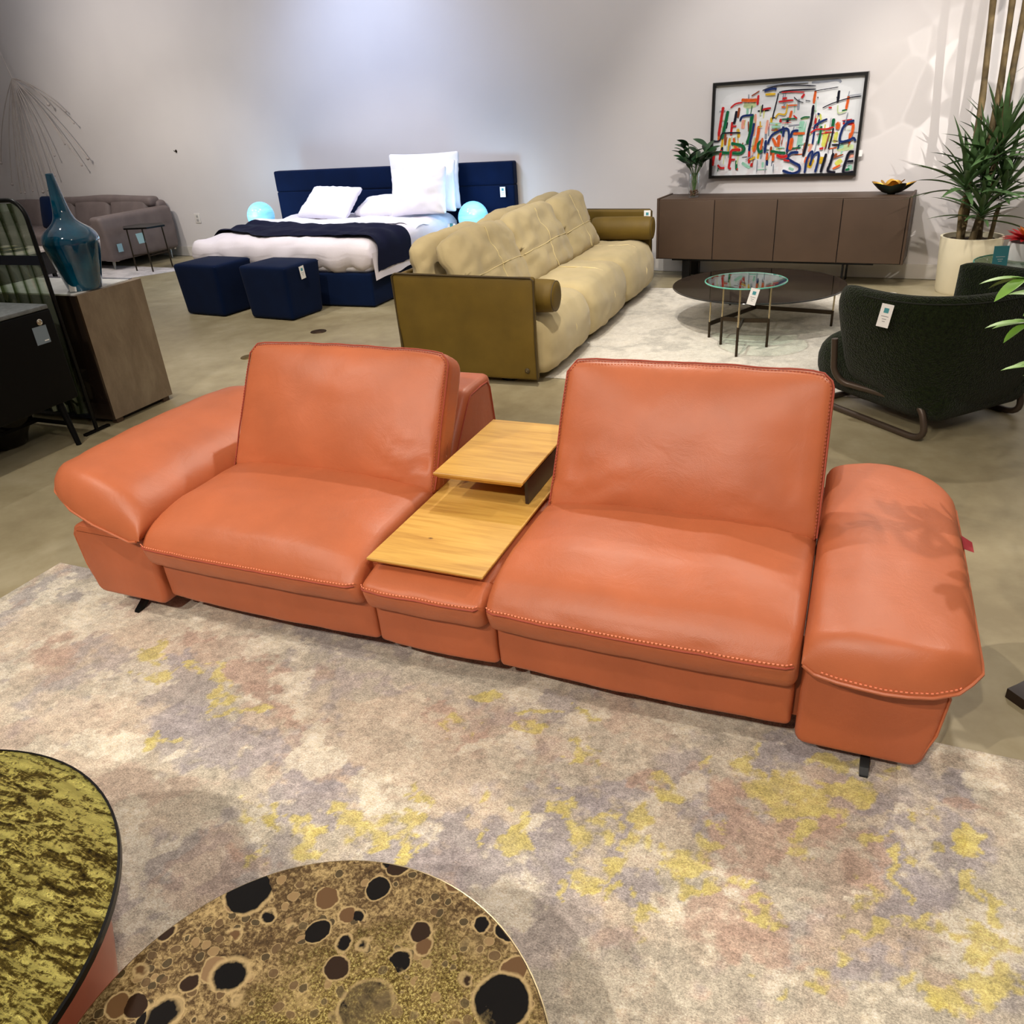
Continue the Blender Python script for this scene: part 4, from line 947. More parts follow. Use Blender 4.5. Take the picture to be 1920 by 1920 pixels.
def bowl():
    p = wall(-.56, .24, SBZ)
    T = thing('leaf_bowl', 'dark green leaf-shaped bowl with gold inside at the right end of the sideboard', 'bowl', tuple(p), WA)
    def prof(s, t, off):
        a = 2 * pi * s; lob = 1 + .22 * sin(5 * a + .5) * t; r = .140 * t ** .8 * lob
        return (r * cos(a) * 1.05, r * sin(a) * .8, .006 + .075 * t ** 2.2 + .012 * t * sin(5 * a + .5) + off)
    part('bowl_outside', MB().grid(lambda s, t: prof(s, .05 + .95 * t, 0), 60, 14), M_GREENDK, T, local=True, ang=180)
    part('bowl_inside', MB().grid(lambda s, t: prof(s, .05 + .93 * t, .004), 60, 14), M_GOLD, T, local=True, ang=180)
    def pet(s, t):
        a = 2 * pi * s; r = .080 * t * (1 + .2 * sin(4 * a)); return (r * cos(a) - .005, r * sin(a) * .8 + .02, .025 + .065 * t + .018 * sin(4 * a + 1) * t)
    part('inner_petal', MB().grid(lambda s, t: pet(s, .05 + .95 * t), 48, 10), M_GOLD, T, local=True, ang=180)
    part('bowl_foot', MB().lathe([(.03, 0), (.035, .008), (.02, .012)]), M_GREENDK, T, local=True)
bowl()

# ------------------------------------------------------------------ round glass tables
M_SMOKE = glassmat('smoked_glass', (146, 144, 136)); M_CLEARG = glassmat('clear_table_glass', (232, 246, 240), .1)
def glass_table(c, r, z, legs, zj, mat, label, edge, name, nleg):
    T = thing(name, label, 'coffee table', (c[0], c[1], 0), 0)
    g = part('glass_top', MB().lathe([(.001, z - .010), (r - .004, z - .010), (r, z - .006), (r, z - .002), (r - .003, z), (.001, z)], (c[0], c[1], 0), 96), mat, T, ang=30)
    part('glass_edge', MB().tube([(c[0] + (r + .0005) * cos(t), c[1] + (r + .0005) * sin(t), z - .005) for t in [2 * pi * k / 96 for k in range(96)]], .0045, 6, closed=True), edge, g)
    for (x, y) in legs:
        part('leg', MB().tube([(x, y, .010), (x, y, zj)], .009, 10), M_BRONZE, T)
        part('leg_rod', MB().tube([(x, y, zj), (x, y, z - .010)], .006, 10), M_CHAMP, T)
        part('cross_bar', MB().bar((x, y, zj - .012), (c[0], c[1], zj - .012), .012, .028), M_BRONZE, T, smooth=False)
    return T
glass_table((-.655, 6.235), .622, .28, [(-.91, 5.70), (-.91, 6.69), (-.105, 6.13)], .122, M_SMOKE, 'large round smoked glass coffee table on the ivory rug', simple('dark_glass_edge', (30, 30, 28), .1), 'coffee_table', 3)
glass_table((-.655, 5.50), .262, .462, [(-.80, 5.53), (-.655, 5.26), (-.49, 5.52)], .205, M_CLEARG, 'small round clear glass side table overlapping the smoked coffee table', M_GREENRIM, 'side_table', 3)
price_tag(TM((-.585, 5.238, .360), R(12), 0, R(14)), .055, .105, 'white price tag hanging from the small clear glass table')

# ------------------------------------------------------------------ green boucle armchair
def boucle():
    m, nt, b, N, L = newmat('green_boucle'); co = texco(nt)
    v = N.new('ShaderNodeTexVoronoi'); v.inputs['Scale'].default_value = 130; L.new(co, v.inputs['Vector'])
    n = noisetex(nt, co, 60, 4, .7)
    L.new(ramp(nt, n.outputs[0], [(.3, lin((9, 14, 5))), (.7, lin((30, 40, 16)))]), b.inputs['Base Color'])
    setin(b, 'Roughness', .95); setin(b, 'Specular IOR Level', .1); setin(b, 'Sheen Weight', .1)
    bump(nt, b, v.outputs['Distance'], .8, .006); return m
M_BOUCLE = boucle()
def armchair():
    T = thing('armchair', 'dark green boucle tub armchair with brown tubular sled base, seen from behind', 'armchair', (.42, 4.46, 0), R(46.2))
    # shell: swept around the back from arm to arm
    rings = []; N_ = 56
    for i in range(N_ + 1):
        s = i / N_; ang = R(152) + s * R(236)     # from the left arm front, around the back, to the right arm front
        def pt(ax, ay, e):
            ca, sa = cos(ang), sin(ang)
            return Vector((ax * (abs(ca) ** e) * (1 if ca > 0 else -1), ay * (abs(sa) ** e) * (1 if sa > 0 else -1)))
        end = min(1, min(s, 1 - s) / .07); end = sqrt(max(0, 1 - (1 - end) ** 2)); endk = max(.25, end)
        ring = []; back = max(0, -sin(ang))
        ztop = .70 + .02 * back; zb = .14 + .06 * (1 - back)
        K = 28
        for k in range(K):
            th = 2 * pi * k / K; cc, ss = cos(th), sin(th)
            hz = (abs(ss) ** .45) * (1 if ss > 0 else -1); hx = (abs(cc) ** .8) * (1 if cc > 0 else -1)
            zz = (ztop + zb) / 2 + (ztop - zb) / 2 * hz * (1 - .12 * (1 - endk))
            v_ = (zz - zb) / (ztop - zb)
            flare = .78 + .24 * max(0, min(1, v_ * 1.25)) ** .8
            p = pt(.425 * flare, .40 * flare, .72); nr = p.normalized()
            q = p + nr * hx * .062 * endk
            ring.append((q.x, q.y, zz))
        rings.append(ring)
    part('tub_shell', MB().loft([r_[::-1] for r_ in rings]), M_BOUCLE, T, local=True, ang=180)
    e = []
    for i in range(6, N_ - 5):
        r_ = rings[i]; k = 5; e.append(Vector(r_[4]) + Vector((0, 0, .002)))
    part('shell_seam', MB().tube(e, .004, 6), simple('dark_green_seam', (14, 20, 8), .9), T, local=True)
    def D(p):
        s = p.z / .40; k = .86 + .14 * sin(pi * min(1, max(0, s)) * .75)
        return Vector((p.x * k, (p.y - .05) * k + .05, p.z))
    part('seat_cushion', MB().rb((0, .06, .25), (.76, .80, .33), .13, 14, D=D, puff=(0, .02, .02)), M_BOUCLE, T, local=True, ang=180)
    part('shell_bottom', MB().rb((0, -.10, .19), (.66, .52, .20), .09, 10), M_BOUCLE, T, local=True, ang=180)
    for s in (-1, 1):
        x = s * .335
        def arc(p, q, c, n=6):
            return [Vector(p).lerp(Vector(c), t).lerp(Vector(c).lerp(Vector(q), t), t) for t in [i / n for i in range(n + 1)]]
        pts = arc((x * .9, .40, .016), (x, .33, .016), (x, .40, .016)) + arc((x, -.22, .016), (x, -.30, .09), (x, -.32, .016)) + arc((x, -.29, .12), (x, -.20, .185), (x, -.27, .19)) + \
              arc((x * 1.12, .14, .185), (x * 1.28, .22, .27), (x * 1.24, .20, .19)) + [Vector((x * 1.30, .23, .42))]
        part('sled_leg', MB().tube(pts, .0165, 12), M_TUBE, T, local=True)
    part('sled_crossbar', MB().tube([(-.30, .40, .016), (.30, .40, .016)], .0165, 12), M_TUBE, T, local=True)
armchair()
price_tag(TM((.150, 3.965, .575), R(-22), R(-6), R(6)), .055, .105, 'white price tag pinned to the back of the green armchair')
# ------------------------------------------------------------------ round glass pedestal table with flower at the right edge
def pedestal_glass():
    c = (.90, 5.17)
    T = thing('pedestal_table', 'round clear glass table on a white disc base at the right edge', 'side table', (c[0], c[1], 0))
    g = part('glass_top', MB().lathe([(.001, .640), (.282, .640), (.285, .645), (.282, .650), (.001, .650)], (c[0], c[1], 0), 64), M_CLEARG, T, ang=30)
    part('glass_edge', MB().tube([(c[0] + .285 * cos(t), c[1] + .285 * sin(t), .645) for t in [2 * pi * k / 64 for k in range(64)]], .004, 6, closed=True), M_GREENRIM, g)
    part('column', MB().lathe([(.03, .03), (.022, .1), (.022, .60), (.06, .639)], (c[0], c[1], 0), 32), M_WHITE, T)
    part('base_disc', MB().lathe([(.27, .012), (.285, .016), (.285, .028), (.275, .032), (.001, .032)], (c[0], c[1], 0), 64), M_WHITE, T)
    part('base_rim', MB().lathe([(.280, 0), (.290, .003), (.290, .012), (.27, .013)], (c[0], c[1], 0), 64), M_BLACK, T)
pedestal_glass()
price_tag(TM((.722, 5.03, .6505), R(12), R(-8)), .075, .105, 'teal printed card standing on the round glass table at the right edge', teal=True, name='display_card')
def flower():
    c = (.855, 5.20, .650)
    T = thing('flower_pot', 'white ceramic pot on the round glass table at the right edge', 'pot', c)
    part('pot_body', MB().lathe([(.07, 0), (.085, .01), (.090, .07), (.086, .10), (.078, .10), (.075, .03), (.001, .03)], c, 36), simple('white_ceramic', (232, 230, 228), .35), T)
    F = thing('red_flower', 'red and orange artificial bloom in the white pot at the right edge', 'flower', (c[0], c[1], c[2] + .031))
    b = MB(); h = MB()
    for r_, n, el, L in ((0, 14, .25, .13), (0, 12, .6, .115), (0, 9, 1.0, .09), (0, 6, 1.4, .06)):
        for i in range(n):
            a = 2 * pi * i / n + el * 3
            leaf(b if el < .9 else h, (c[0] + .01 * cos(a), c[1] + .01 * sin(a), c[2] + .105), (cos(a) * cos(el), sin(a) * cos(el), sin(el)), L, .034, .25, 0, 6, .4)
    part('petals', b, M_RED, F, ang=180); part('flower_heart', h, M_ORANGE, F, ang=180)
    part('stem', MB().tube([(c[0], c[1], c[2] + .031), (c[0], c[1], c[2] + .108)], .006), M_STEM, F)
flower()

# ------------------------------------------------------------------ tall dracaena in cream planter
def big_plant():
    c = Vector((.835, 7.42, 0))
    T = thing('planter', 'tall cream tapered planter by the wall right of the sideboard', 'planter', tuple(c))
    part('planter_body', MB().lathe([(.19, .0), (.200, .02), (.226, .42), (.226, .435), (.208, .435), (.205, .39), (.001, .39)], tuple(c), 48), M_CREAM, T)
    part('soil', MB().lathe([(.204, .391), (.12, .402), (.001, .405)], tuple(c), 40, D=lambda p: Vector((p.x, p.y, p.z + fbm(p.x * 20, p.y * 20) * .012))), M_SOIL, T, ang=180)
    P = thing('potted_dracaena', 'tall dracaena with bare canes and long pointed leaves in the cream planter', 'plant', (c.x, c.y, .40))
    random.seed(11); cn = MB(); lf = MB()
    canes = [[(-.08, -.02, .40), (-.075, 0, .62), (-.10, -.02, .9), (-.11, 0, 1.4), (-.16, .0, 2.05), (-.18, .02, 2.6)],
             [(.05, .03, .40), (.03, .02, .7), (-.01, .0, 1.0), (-.01, .0, 1.5), (-.04, .0, 2.05), (-.05, .03, 2.7)],
             [(.0, -.03, .40), (.04, -.03, .75), (.06, -.03, 1.15), (.05, -.01, 1.5), (.045, 0, 2.05), (.04, 0, 2.7)],
             [(-.10, -.08, .40), (-.12, -.06, .62), (-.11, -.07, .74)], [(.12, -.04, .40), (.13, -.04, .6), (.14, -.06, .68)]]
    for i, cp in enumerate(canes):
        pts = []
        for a, b in zip(cp, cp[1:]):
            for k in range(5): pts.append(c + Vector(a).lerp(Vector(b), k / 5) + Vector((fbm(k, i, 1) * .008, 0, 0)))
        pts.append(c + Vector(cp[-1])); n = len(pts)
        cn.tube(pts, [(.026 if i < 3 else .018) * (1 - .25 * k / n) * (1.12 if k % 5 == 0 else 1) for k in range(n)], 10)
    part('canes', cn, simple('cane_bark', (98, 82, 52), .7, nscale=12, nvar=.5, bstr=.4, bscale=60), P)
    ros = [(Vector((-.12, -.07, .76)), 40, .44, .9), (Vector((.02, -.10, .56)), 34, .38, .8), (Vector((.07, -.03, .98)), 44, .46, 1.0), (Vector((.14, -.06, .70)), 32, .38, .7), (Vector((-.02, -.05, .86)), 26, .40, .7)]
    for (o, n, L, sp) in ros:
        for i in range(n):
            a = i * 2.4; t = i / n; el = .15 + 1.25 * t + random.uniform(-.12, .12)
            leaf(lf, c + o + Vector((0, 0, .12 * t)), (cos(a) * cos(el), sin(a) * cos(el), sin(el)), L * random.uniform(.7, 1.1), .038, .55 * (1 - .4 * t), random.uniform(-.5, .5), 9, .5)
    for (x, z, a) in ((-.01, 1.32, .4), (-.01, 1.18, 2.8), (.05, 1.55, .3), (-.11, 1.35, 2.6), (.05, 1.30, .2)):
        leaf(lf, c + Vector((x, 0, z)), (cos(a), -.2, .5), .13, .012, -.4, 0, 6, .3)
    part('leaves', lf, M_LEAF3, P, ang=180)
big_plant()

# ------------------------------------------------------------------ espresso side table and leafy plant mostly beyond the right edge
def edge_table():
    c = (.86, 2.36)
    T = thing('side_table', 'dark espresso side table with a splayed foot at the right edge', 'side table', (c[0], c[1], 0))
    part('tabletop', MB().lathe([(.001, .52), (.25, .52), (.26, .53), (.26, .55), (.25, .555), (.001, .555)], (c[0], c[1], 0), 48), M_DKWOOD, T)
    part('column', MB().lathe([(.05, .04), (.035, .1), (.03, .50), (.08, .521)], (c[0], c[1], 0), 24), M_DKWOOD, T)
    for a in (R(222), R(342), R(102)):
        d = Vector((cos(a), sin(a), 0)); s = Vector((-sin(a), cos(a), 0)); C_ = Vector((c[0], c[1], 0)); rings = []
        for t in [i / 10 for i in range(11)]:
            r = .03 + .36 * t; z = .16 * (1 - t) ** 2 + .012; w = .035 - .006 * t; h = .03 - .010 * t
            p = C_ + d * r; rings.append([p + s * w + Vector((0, 0, z + h)), p - s * w + Vector((0, 0, z + h)), p - s * w + Vector((0, 0, max(0, z - .012))), p + s * w + Vector((0, 0, max(0, z - .012)))])
        part('leg', MB().loft(rings), M_DKWOOD, T)
edge_table()
def edge_plant():
    c = Vector((.72, 2.50, .555))
    T = thing('grey_vase', 'slim grey vase of leafy stems at the right edge', 'vase', tuple(c))
    part('vase_body', MB().lathe([(.05, 0), (.06, .02), (.065, .12), (.045, .2), (.04, .22), (.034, .22), (.001, .18)], tuple(c), 32), simple('grey_glaze', (110, 108, 98), .3), T)
    P = thing('leafy_branches', 'fresh green leafy branches in the grey vase, leaves reaching in from the right edge', 'plant', tuple(c + Vector((0, 0, .19))))
    st = MB(); lf = MB(); random.seed(5)
    tips = [((-.30, -.04, .55), 1), ((-.27, -.06, .44), 1), ((-.20, -.02, .31), 1), ((-.10, .1, .7), 0), ((.1, -.1, .6), 0), ((.2, .1, .5), 0), ((-.05, -.15, .62), 0), ((0, .05, .85), 0), ((.25, -.05, .7), 0)]
    for (t, near) in tips:
        a = c + Vector((0, 0, .2)); b = c + Vector(t); m = (a + b) / 2 + Vector((0, 0, .10)); pts = [a.lerp(m, k / 8).lerp(m.lerp(b, k / 8), k / 8) for k in range(9)]
        st.tube(pts, .0035, 6); d0 = Vector((t[0], t[1], 0)).normalized()
        for k in (4, 6, 8):
            for sgn in (-1, 1):
                d = Matrix.Rotation(sgn * R(28 + 12 * random.random()), 3, 'Z') @ d0
                leaf(lf, pts[k], (d.x, d.y, random.uniform(-.3, .5)), random.uniform(.08, .12), .030, .5, random.uniform(-.5, .5), 7, .3)
        leaf(lf, b, (d0.x, d0.y, .1), .11, .032, .4, 0, 7, .3)
    part('stems', st, M_STEM, P); part('leaves', lf, M_LEAF2, P, ang=180)
edge_plant()

# ------------------------------------------------------------------ gold and marble coffee tables (foreground)
def goldglass():
    m, nt, b, N, L = newmat('rippled_gold_glass'); co = texco(nt, (6, 22, 1), rot=(0, 0, R(38)))
    n = noisetex(nt, co, 3.2, 6, .72, .8); n2 = noisetex(nt, texco(nt), 110, 4, .75)
    ad = N.new('ShaderNodeMath'); ad.operation = 'MULTIPLY_ADD'; ad.inputs[1].default_value = .5
    L.new(n2.outputs[0], ad.inputs[0]); L.new(n.outputs[0], ad.inputs[2])
    lo = noisetex(nt, texco(nt, (1, 1, 1)), 2.4, 2); a2 = N.new('ShaderNodeMath'); a2.operation = 'MULTIPLY_ADD'; a2.inputs[1].default_value = .45; L.new(lo.outputs[0], a2.inputs[0]); L.new(ad.outputs[0], a2.inputs[2])
    L.new(ramp(nt, a2.outputs[0], [(.76, lin((38, 28, 8))), (.92, lin((120, 104, 40))), (1.0, lin((240, 230, 130)))]), b.inputs['Base Color'])
    setin(b, 'Metallic', .75); setin(b, 'Roughness', .32); bump(nt, b, ad.outputs[0], 1.0, .02); return m
def marblemat():
    m, nt, b, N, L = newmat('dark_breccia_marble')
    base = texco(nt); w = noisetex(nt, base, 16, 4, .6)
    vm = N.new('ShaderNodeVectorMath'); vm.operation = 'MULTIPLY_ADD'; vm.inputs[1].default_value = (.022, .022, .022)
    L.new(w.outputs['Color'], vm.inputs[0]); L.new(base, vm.inputs[2]); P = vm.outputs[0]
    def vor(scale, feat='F1'):
        v = N.new('ShaderNodeTexVoronoi'); v.feature = feat; v.inputs['Scale'].default_value = scale; L.new(P, v.inputs['Vector']); return v
    def mixc(f, A, B):
        x = N.new('ShaderNodeMix'); x.data_type = 'RGBA'; L.new(f, x.inputs[0])
        for s_, q in ((6, A), (7, B)):
            if isinstance(q, tuple): x.inputs[s_].default_value = q
            else: L.new(q, x.inputs[s_])
        return x.outputs[2]
    def mul(a_, b_):
        q = N.new('ShaderNodeMath'); q.operation = 'MULTIPLY'
        for i_, z in ((0, a_), (1, b_)):
            if isinstance(z, float): q.inputs[i_].default_value = z
            else: L.new(z, q.inputs[i_])
        return q.outputs[0]
    fine = noisetex(nt, base, 120, 6, .8, .3); mid = noisetex(nt, base, 14, 5, .7, .6)
    mixn = N.new('ShaderNodeMath'); mixn.operation = 'MULTIPLY_ADD'; mixn.inputs[1].default_value = .6; L.new(fine.outputs[0], mixn.inputs[0]); L.new(mul(mid.outputs[0], .4), mixn.inputs[2])
    c = ramp(nt, mixn.outputs[0], [(.36, lin((32, 22, 12))), (.48, lin((82, 64, 40))), (.60, lin((164, 142, 98)))])
    # glittering gold ground, strongest right of the middle
    geo = N.new('ShaderNodeVectorMath'); geo.operation = 'DISTANCE'; geo.inputs[1].default_value = (.12, .02, .36); L.new(base, geo.inputs[0])
    ga = N.new('ShaderNodeMath'); ga.operation = 'MULTIPLY_ADD'; ga.inputs[1].default_value = .25; L.new(mid.outputs[0], ga.inputs[0]); L.new(geo.outputs['Value'], ga.inputs[2])
    gm = ramp(nt, ga.outputs[0], [(.20, (1, 1, 1, 1)), (.42, (0, 0, 0, 1))])
    sp = noisetex(nt, base, 230, 3, .85); gc = ramp(nt, sp.outputs[0], [(.40, lin((60, 46, 16))), (.52, lin((136, 116, 54))), (.64, lin((236, 222, 140)))])
    c = mixc(gm, c, gc)
    # pebbles at three sizes: rounded cells with a thin cream border
    tot = None
    for (sc, prob, thr, pal) in ((46, .52, .36, [(0, lin((14, 9, 6))), (.5, lin((70, 50, 32))), (.8, lin((128, 104, 72)))]),
                                 (19, .64, .40, [(0, lin((8, 5, 4))), (.34, lin((40, 26, 16))), (.6, lin((92, 68, 44))), (.86, lin((122, 98, 70)))]),
                                 (9, .36, .38, [(0, lin((3, 2, 2))), (.7, lin((10, 7, 6)))])):
        v = vor(sc); s_ = N.new('ShaderNodeSeparateColor'); L.new(v.outputs['Color'], s_.inputs[0])
        on = ramp(nt, s_.outputs[1], [(prob, (1, 1, 1, 1)), (prob + .005, (0, 0, 0, 1))])
        # keep the middle of the glitter patch freer of pebbles
        on = mul(on, ramp(nt, ga.outputs[0], [(.24, (.15, .15, .15, 1)), (.30, (1, 1, 1, 1))]) if sc < 40 else ramp(nt, ga.outputs[0], [(.1, (.4, .4, .4, 1)), (.4, (.8, .8, .8, 1))]))
        ins = ramp(nt, v.outputs['Distance'], [(thr, (1, 1, 1, 1)), (thr + .03, (0, 0, 0, 1))]); rim = ramp(nt, v.outputs['Distance'], [(thr + .05, (1, 1, 1, 1)), (thr + .085, (0, 0, 0, 1))])
        c = mixc(mul(mul(on, rim), .75), c, lin((168, 146, 104)))
        k = mul(on, ins); c = mixc(k, c, ramp(nt, s_.outputs[0], pal, 'CONSTANT'))
        inv = N.new('ShaderNodeMath'); inv.operation = 'SUBTRACT'; inv.inputs[0].default_value = 1; L.new(k, inv.inputs[1])
        tot = inv.outputs[0] if tot is None else mul(tot, inv.outputs[0])
    L.new(c, b.inputs['Base Color']); setin(b, 'Roughness', .12); setin(b, 'Specular IOR Level', .35)
    L.new(mul(mul(gm, tot), .45), b.inputs['Metallic'])
    return m
def coffee_tables():
    c = (-1.419, .252)
    T = thing('coffee_table', 'round coffee table with rippled gold glass top on a copper drum', 'coffee table', (*c, 0))
    tp = part('tabletop', MB().lathe([(.001, .452), (.474, .452), (.474, .440), (.001, .440)], (*c, 0), 96), goldglass(), T, ang=30)
    part('top_rim', MB().lathe([(.474, .438), (.4785, .440), (.4785, .452), (.474, .4535)], (*c, 0), 96, cap=False), M_BLACK, tp, ang=60)
    part('drum_base', MB().lathe([(.33, .011), (.385, .12), (.405, .22), (.41, .438), (.001, .438)], (*c, 0), 72, D=lambda p: p), M_COPPER, T)
    c = (-.608, .426)
    T = thing('coffee_table', 'round coffee table with dark brecciated marble top in the foreground', 'coffee table', (*c, 0))
    tp = part('tabletop', MB().lathe([(.001, .340), (.372, .340), (.381, .347), (.381, .357), (.379, .360), (.001, .360)], (*c, 0), 96), marblemat(), T, ang=30)
    part('top_rim', MB().tube([(c[0] + .3825 * cos(t), c[1] + .3825 * sin(t), .354) for t in [2 * pi * k / 96 for k in range(96)]], .0022, 6, closed=True), M_CHAMP, tp)
    part('column_base', MB().lathe([(.20, .011), (.21, .02), (.10, .06), (.09, .30), (.16, .339)], (*c, 0), 48), M_BLACK, T)
coffee_tables()

# ------------------------------------------------------------------ stone pedestal with blue vase
def travertine():
    m, nt, b, N, L = newmat('brown_travertine'); co = texco(nt, (2, 3.4, 1.3), rot=(R(24), 0, 0)); n = noisetex(nt, co, 2.2, 7, .7, .3)
    L.new(ramp(nt, n.outputs[0], [(.3, lin((112, 95, 78))), (.5, lin((128, 112, 93))), (.7, lin((146, 131, 110)))]), b.inputs['Base Color']); setin(b, 'Roughness', .4); return m
def pedestal():
    x0, x1, y0, y1, h = -4.95, -4.095, 3.235, 3.725, .785
    T = thing('display_pedestal', 'brown stone display pedestal with a glossy white top carrying the blue vase', 'pedestal', ((x0 + x1) / 2, (y0 + y1) / 2, 0))
    part('stone_body', MB().span((x0 + .012, y0 + .012, .03), (x1, y1, h)), travertine(), T, smooth=False)
    part('mirror_side', MB().span((x0, y0, .03), (x1 - .001, y0 + .012, h)), simple('dark_mirror_lacquer', (58, 46, 40), .06, .55, nvar=.02), T, smooth=False, label='glossy dark brown side panel')
    part('top_panel', MB().span((x0 + .01, y0 + .015, h), (x1 - .035, y1 - .06, h + .006)), simple('glossy_white_top', (236, 238, 236), .12), T, smooth=False)
    part('top_edge', MB().span((x0 + .01, y1 - .045, h), (x1 - .06, y1 - .012, h + .004)), M_MIRROR, T, smooth=False)
    part('plinth', MB().span((x0 + .04, y0 + .05, 0), (x1 - .04, y1 - .04, .03)), M_WALNUTD, T, smooth=False)
    for (x, y) in ((x1 - .03, y0 + .05), (x1 - .03, y1 - .05)): part('foot', MB().span((x - .02, y - .025, 0), (x + .02, y + .025, .031)), M_WALNUT, T, smooth=False)
pedestal()
def blueglass():
    m, nt, b, N, L = newmat('teal_blue_glass')
    n = noisetex(nt, texco(nt), 7, 3)
    L.new(ramp(nt, n.outputs[0], [(.35, lin((2, 54, 84))), (.65, lin((4, 88, 118)))]), b.inputs['Base Color'])
    setin(b, 'Transmission Weight', .15); setin(b, 'Roughness', .04); setin(b, 'IOR', 1.5); setin(b, 'Coat Weight', .6)
    sp = noisetex(nt, texco(nt), 14, 2); bump(nt, b, sp.outputs[0], .12, .02); return m
def vase():
    c = (-4.195, 3.40, .791)
    T = thing('tall_vase', 'tall long-necked blue glass vase on the stone pedestal', 'vase', c)
    pr = [(.001, .0), (.088, .0), (.100, .008), (.108, .035), (.124, .10), (.145, .18), (.160, .245), (.1635, .275), (.155, .305), (.128, .335), (.092, .360), (.066, .385), (.052, .42), (.044, .46), (.034, .53), (.025, .60), (.0215, .627), (.017, .627), (.020, .60), (.036, .46), (.055, .385), (.110, .330), (.146, .275), (.118, .14), (.090, .035), (.001, .03)]
    Q = []
    for i in range(len(pr) - 1):
        p0, p1, p2, p3 = [Vector(pr[min(len(pr) - 1, max(0, i + k))]) for k in (-1, 0, 1, 2)]
        for m in range(3):
            t = m / 3; q = .5 * ((2 * p1) + (p2 - p0) * t + (2 * p0 - 5 * p1 + 4 * p2 - p3) * t * t + (3 * p1 - p0 - 3 * p2 + p3) * t ** 3); Q.append((max(.0005, q.x), max(0, q.y)))
    Q.append(pr[-1])
    part('vase_body', MB().lathe([(r * .93, z) for r, z in Q], c, 48, D=lambda p: Vector((p.x - .02 * max(0, (p.z - 1.0)) * 1.2, p.y, p.z))), blueglass(), T, ang=180)
vase()
price_tag(TM((-4.175, 3.296, .795), R(20), R(-12)), .042, .065, 'small white price tag leaning on the foot of the blue vase', plain=True)

# ------------------------------------------------------------------ ribbed green glass screen in a black frame
def ribglass():
    m, nt, b, N, L = newmat('ribbed_green_glass'); N.remove(b); out = N['Material Output']
    tr = N.new('ShaderNodeBsdfTransparent'); co = texco(nt, (1, 1, 1)); wv = N.new('ShaderNodeTexWave'); wv.inputs['Scale'].default_value = 3.2; wv.inputs['Distortion'].default_value = 1.2; wv.inputs['Detail'].default_value = 1; wv.inputs['Detail Scale'].default_value = .6
    L.new(co, wv.inputs['Vector'])
    L.new(ramp(nt, wv.outputs[0], [(.2, lin((66, 86, 40))), (.6, lin((150, 166, 140))), (.9, lin((218, 228, 214)))]), tr.inputs[0])
    gl = N.new('ShaderNodeBsdfGlossy'); gl.inputs['Roughness'].default_value = .08; gl.inputs[0].default_value = lin((200, 214, 190))
    tl = N.new('ShaderNodeBsdfDiffuse'); L.new(ramp(nt, wv.outputs[0], [(.3, lin((70, 84, 52))), (.9, lin((150, 160, 140)))]), tl.inputs[0])
    bp = N.new('ShaderNodeBump'); bp.inputs['Strength'].default_value = .8; bp.inputs['Distance'].default_value = .03; L.new(wv.outputs[0], bp.inputs['Height']); L.new(bp.outputs[0], gl.inputs['Normal'])
    a = N.new('ShaderNodeMixShader'); a.inputs[0].default_value = .22; L.new(tr.outputs[0], a.inputs[1]); L.new(gl.outputs[0], a.inputs[2])
    c = N.new('ShaderNodeMixShader'); c.inputs[0].default_value = .22; L.new(a.outputs[0], c.inputs[1]); L.new(tl.outputs[0], c.inputs[2]); L.new(c.outputs[0], out.inputs[0]); return m
def screen():
    x1, x0, y, zt = -4.125, -5.10, 3.12, 1.315
    T = thing('glass_screen', 'ribbed green glass screen in a rounded black metal frame, in front of the pedestal', 'screen', ((x0 + x1) / 2, y, 0))
    r = .10; arcR = [(x1 - r + r * cos(t), y, zt - r + r * sin(t)) for t in [R(90 * k / 8) for k in range(9)]]; arcL = [(x0 + r + r * cos(t), y, zt - r + r * sin(t)) for t in [R(90 + 90 * k / 8) for k in range(9)]]
    part('frame', MB().tube([(x1, y, 0)] + arcR + arcL + [(x0, y, 0)], .012, 10), M_BLACK, T)
    def G(s, t):
        x = x0 + .015 + (x1 - x0 - .03) * s; z = .10 + (zt - .115 - .0) * t; e = min(x - x0, x1 - x)
        if e < r and z > zt - r: z = min(z, zt - r + sqrt(max(0, r * r - (r - e) ** 2)) - .008)
        return (x, y + .012 * sin(x * 60 + 1.6 * sin(z * 5)), z)
    part('glass_panel', MB().grid(G, 150, 24), ribglass(), T, ang=180)
    for (a_, b_) in ((.085, .105), (.98, 1.03)): part('rail', MB().span((x0, y - .012, a_), (x1, y + .012, b_)), simple('dark_blue_steel', (16, 20, 34), .35, .4), T)
    part('foot_bar', MB().span((x1 - .012, y - .09, 0), (x1 + .012, y + .09, .014)).span((x0 - .012, y - .09, 0), (x0 + .012, y + .09, .014)), M_BLACK, T)
screen()
